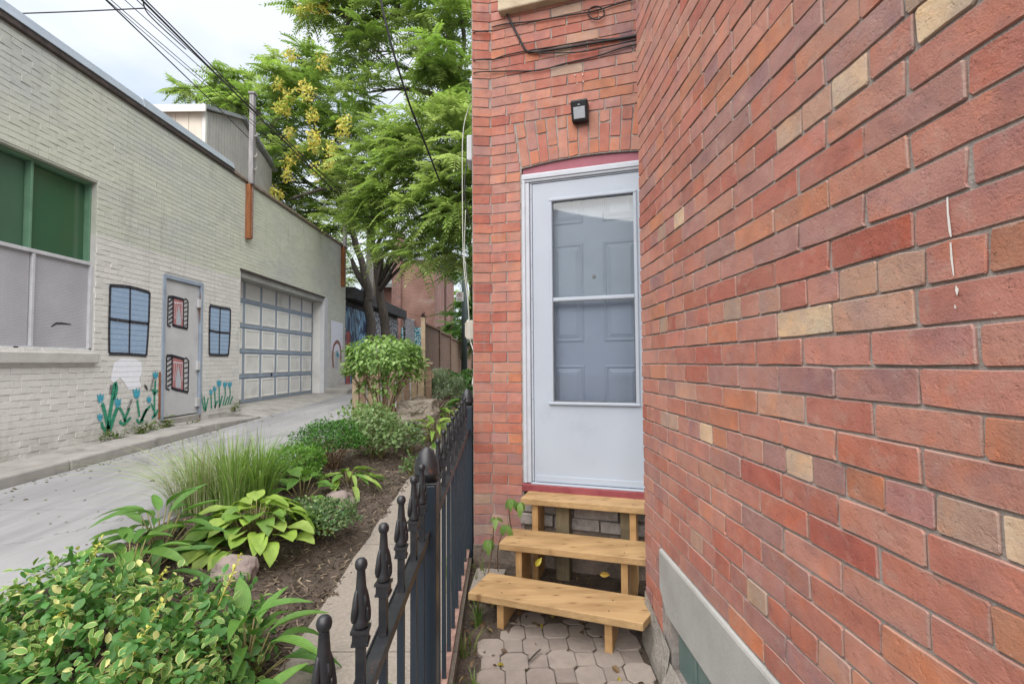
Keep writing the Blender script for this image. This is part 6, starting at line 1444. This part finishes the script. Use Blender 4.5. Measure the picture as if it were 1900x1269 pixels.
# ================================================================== TREES
def pinnate(Lr, pairs, ll, lw, droop, seed):
    """one compound leaf along +y: midrib and paired leaflets"""
    r = random.Random(seed); mb = MB(); P = lambda u: np.array([.04 * Lr * math.sin(u * 2 + seed), Lr * u, -droop * Lr * u * u])
    for k in range(4):
        a, b = P(k / 4), P((k + 1) / 4); mb.cc = (.9, .8, .55, 1); mb.add([a + [-.003, 0, 0], a + [.003, 0, 0], b + [.003, 0, 0], b + [-.003, 0, 0]], [(0, 1, 2, 3)])
    for i in range(pairs + 1):
        u = .16 + .84 * i / pairs; p = P(u); sz = (1 - .45 * abs(u - .5) * 1.4) * 1.0
        for s in ((-1, 1) if i < pairs else (0,)):
            d = np.array([s * .9, .42 if s else 1, -.28 + r.uniform(-.15, .1)]); d /= np.linalg.norm(d); n_ = np.array([0, 0, 1]) + d * .3; x = np.cross(d, n_); x /= np.linalg.norm(x)
            L_, W_ = ll * sz * r.uniform(.85, 1.1), lw * sz; g_ = r.uniform(.85, 1.15); mb.cc = (g_, g_, g_ * .95, 1)
            mb.add([p, p + d * L_ * .4 - x * W_ / 2 + [0, 0, .004], p + d * L_ + [0, 0, -.02], p + d * L_ * .4 + x * W_ / 2 + [0, 0, .004]], [(0, 1, 2, 3)])
    return mb
PV = [pinnate(.50, 8, .150, .058, .35, 1), pinnate(.56, 9, .145, .056, .55, 2), pinnate(.44, 7, .155, .060, .2, 3), pinnate(.60, 10, .14, .054, .75, 4)]
THIN = .72
def clump_items(c, r_, n, tints, size, flat=.7):
    its = []; c = np.array(c)
    nt = max(1, int(n * THIN) // 9)
    for t in range(nt):                                                          # leaves come in whorls at twig ends
        d = rv(); rad = r_ * RNG.random() ** .42; tip = c + d * rad * np.array([1, 1, flat])
        base = np.array(tints[int(RNG.integers(len(tints)))]) * RNG.uniform(.8, 1.2); yaw = RNG.uniform(0, 6.28)
        for k in range(int(RNG.integers(6, 12))):
            a = yaw + k * 2.4; ax = np.array([math.cos(a), math.sin(a), RNG.uniform(-.25, .55)]) + d * .35
            its.append((int(RNG.integers(4)), frame(tip + rv() * .04, ax, np.array([0, 0, 1]) + rv() * .3, size * RNG.uniform(.7, 1.15)), tuple(base * RNG.uniform(.88, 1.12))))
    return its
def limb(mb, P, r0, r1, n=8, seed=0):
    Q = smooth_path(P, 6); Q = [q + Vector((noise.noise(q * 1.7 + Vector((seed, 0, 0))), noise.noise(q * 1.7 + Vector((0, seed, 5))), 0)) * r0 * .5 for q in Q]
    mb.tube(Q, np.linspace(r0, r1, len(Q)), n); return Q
def tree(label, loc, trunks, clumps, tints, bark, size=1.0, seeds=None, top=40, branch=True, cat='tree', name='tree'):
    r = root(name, label, cat, loc); tips = []
    for P, r0, r1 in trunks: 
        mb = MB(); tips += limb(mb, P, r0, r1, 10); part('trunk', mb, bark, r, smooth=True)
    its = []; mb = MB()
    for c, rad, n in clumps:
        its += clump_items(c, rad, n, tints, size)
        if branch:
            cv = Vector(c); b = min(tips[len(tips) // 6:], key=lambda q: (q - cv).length + max(0, q.z - cv.z) * 1.2); m_ = b.lerp(cv, .5) + Vector((0, 0, .18 * (cv - b).length * .5)); L_ = (cv - b).length
            Q = limb(mb, [b, m_, cv], min(.07, .018 * L_ + .02), .012, 6, L_)
            for k in range(5):
                e = cv + Vector(rv()) * rad * .8; s_ = Q[len(Q) * 2 // 3]; mb.tube([s_, s_.lerp(e, .5) + Vector((0, 0, .08)), e], [.014, .010, .005], 5)
    if mb.v: part('branches', mb, bark, r, smooth=True)
    scatter('leaf', 'foliage', M_TREELEAF, PV, its, r, top)
    if seeds:
        sv = [blade_leaf(.05, .022, 2, .2, .3)]
        for c in seeds:
            mm = MB(); c = np.array(c)
            for i in range(80):
                d = rv() * np.array([.19, .14, .24]) * RNG.random() ** .4; q = c + d; cc = np.array([(.74, .62, .14), (.66, .62, .15), (.74, .56, .15), (.54, .58, .15)][int(RNG.integers(4))]); mm.cc = tuple(cc * RNG.uniform(.8, 1.1)) + (1,); M = frame(q, rv(), rv() + np.array([0, -.5, .6]), 2.1); mm.add([M[:3, :3] @ np.array(p) + M[:3, 3] for p in sv[0].v], sv[0].f)
            part('seed_cluster', mm, M_LEAF, r, kind='stuff')
    return r
TG = [(.22, .33, .09), (.27, .38, .12), (.17, .27, .07), (.31, .41, .15)]; TGL = [(.28, .39, .13), (.34, .44, .17), (.23, .33, .10), (.38, .47, .21)]; TGD = [(.08, .18, .04), (.10, .21, .05), (.13, .25, .07)]
A = lambda px, py, Y: at(px, py, Y)
sd = [A(x, y, (13.7 if x < 560 else 12.4) + .3 * math.sin(x)) for x, y in ((517, 158), (535, 180), (562, 165), (572, 175), (518, 200), (530, 205), (580, 215), (640, 225), (635, 245), (582, 255), (584, 270), (535, 250), (615, 278), (612, 305), (590, 318), (535, 300), (532, 325), (505, 360), (560, 20), (600, 12), (575, 12), (515, 362), (540, 105), (600, 115), (548, 285))]
# the seeding tree behind the garage
tree('tree of heaven with yellow-orange seed clusters behind the garage roof', (-5.9, 15.6, .6),
     [([A(688, 640, 15.9), A(686, 575, 15.9), A(678, 520, 15.9), A(662, 460, 15.9), A(640, 380, 15.9), A(600, 300, 16)], .17, .06), ([A(688, 560, 15.9), A(660, 500, 15.9), A(652, 480, 15.9)], .12, .05), ([A(640, 380, 15.9), A(560, 330, 15.6), A(500, 260, 15.2)], .08, .03)],
     [(A(x, y, Y), r_, n) for x, y, Y, r_, n in ((520, 170, 15.2, 1.0, 200), (560, 230, 15.2, 1.1, 230), (610, 270, 15, 1.0, 220), (470, 190, 15.6, .9, 190), (410, 180, 16, .8, 150), (440, 155, 16.2, .7, 120), (365, 170, 16.2, .55, 80), (530, 300, 15, 1.0, 200), (590, 340, 15, .9, 170), (505, 350, 15.3, .7, 120), (560, 130, 15.4, .8, 150), (610, 170, 15.2, .7, 110), (650, 230, 15, .8, 140), (480, 270, 15.5, .9, 150), (545, 395, 15.3, .8, 130), (590, 430, 15.6, .8, 120), (620, 400, 15.4, .7, 110), (575, 115, 15.5, .5, 70), (430, 200, 16.4, .7, 110), (640, 330, 15.2, .7, 110))],
     TG, M_BARKG, 1.25, sd, 60)
# the dark leaning tree, with light foliage overhanging the lane
tree('dark-trunked tree leaning over the far lane with pale feathery leaves', (-4.2, 15.4, .6),
     [([A(716, 645, 15.4), A(712, 590, 15.4), A(702, 530, 15.4), A(694, 470, 15.4), A(692, 420, 15.3), A(720, 330, 14.5), A(760, 250, 13.5)], .16, .05), ([A(692, 430, 15.3), A(660, 370, 14.8), A(610, 350, 14.4), A(540, 370, 14)], .09, .03)],
     [(A(x, y, Y), r_, n) for x, y, Y, r_, n in ((690, 300, 12.5, .8, 170), (740, 340, 12, .8, 190), (790, 300, 11.5, .8, 200), (840, 340, 11, .7, 170), (700, 380, 12.3, .6, 120), (760, 400, 11.8, .6, 130), (820, 410, 11.2, .55, 110), (860, 380, 10.8, .6, 130), (720, 250, 12.4, .8, 160), (780, 230, 11.8, .8, 180), (840, 250, 11.2, .8, 190), (660, 340, 12.8, .6, 110), (865, 300, 10.8, .7, 150), (690, 420, 12.4, .42, 60), (720, 455, 12, .4, 60), (790, 470, 11.5, .42, 70), (750, 465, 11.8, .32, 46), (840, 470, 11.2, .4, 60), (645, 395, 13, .5, 70))],
     TGL, M_BARK, 1.15, None, 120)
# the high tree whose crown fills the top
tree('tall tree with dark bare branches whose crown reaches the top of the view', (-1.9, 13.5, .6),
     [([(-.55, 13.6, .4), A(905, 420, 13.6), A(872, 300, 13.5), A(848, 180, 13.4), A(835, 60, 13.3), A(820, -80, 13.2)], .17, .09), ([A(848, 210, 13.4), A(790, 40, 13.0), A(720, 35, 12.8), A(650, 38, 12.8)], .08, .03), ([A(846, 160, 13.4), A(860, 60, 13), A(815, -60, 12.6)], .08, .03)],
     [(A(x, y, Y), r_, n) for x, y, Y, r_, n in ((560, 15, 13, .55, 70), (620, 20, 12.8, .7, 120), (680, 15, 12.6, .7, 120), (740, 20, 12.4, .8, 110), (800, 25, 12.2, .8, 110), (855, 30, 12, .8, 150), (640, 70, 12.8, .55, 60), (690, 95, 12.6, .6, 45), (660, 120, 12.8, .6, 45), (760, 90, 12.3, .7, 60), (830, 110, 12, .8, 110), (870, 150, 11.8, .7, 110), (790, 150, 12.2, .7, 70), (720, 165, 12.6, .5, 50), (600, -40, 13, .8, 120), (700, -60, 12.5, 1.0, 160), (800, -60, 12, 1.0, 160), (860, 200, 11.8, .6, 100), (620, 100, 13, .4, 40), (660, 175, 12.9, .45, 40))],
     TG, M_BARK, 1.2, None, 60)
# background greens
tree('dark green shaded tree behind the street pole at the house corner', (-1.6, 21, .7), [([(-1.7, 21, .5), (-1.75, 21, 3.5), (-1.9, 21, 6.5)], .16, .08)],
     [(A(x, y, Y), r_, n) for x, y, Y, r_, n in ((850, 440, 19.5, .9, 130), (870, 500, 19, .8, 120), (862, 560, 19, .7, 100), (835, 500, 20.5, .7, 90), (880, 420, 18.5, .9, 110), (848, 600, 21, .7, 90), (875, 620, 19, .7, 100), (825, 440, 20, .7, 90), (790, 425, 21, .6, 60))], TGD, M_BARK, 1.3, None, 0)
tree('pale green tree far behind the dark shed roof and utility pole', (-7.5, 26, .8), [([(-7.6, 26, .6), (-7.5, 26, 5), (-7.2, 26, 8)], .18, .08)],
     [(A(x, y, Y), r_, n) for x, y, Y, r_, n in ((650, 450, 25, 1.0, 110), (640, 500, 25, .9, 100), (665, 520, 26, .8, 80), (700, 480, 27, .8, 80), (655, 400, 25, 1.0, 110), (720, 500, 27, .6, 40))], TGL, M_BARKG, 1.2, None, 0)
tree('broad green tree far away on the skyline behind the brick building', (-3.5, 36, 1), [([(-3.2, 36, .8), (-3.2, 36, 5), (-3.4, 36, 9)], .2, .09)],
     [(A(x, y, Y), r_, n) for x, y, Y, r_, n in ((830, 560, 34, 1.3, 110), (850, 600, 33, 1.2, 110), (870, 560, 33, 1.2, 100), (845, 500, 35, 1.4, 110), (872, 640, 32, 1.0, 80), (842, 640, 34, 1, 80))], TG, M_BARK, 1.5, None, 0)
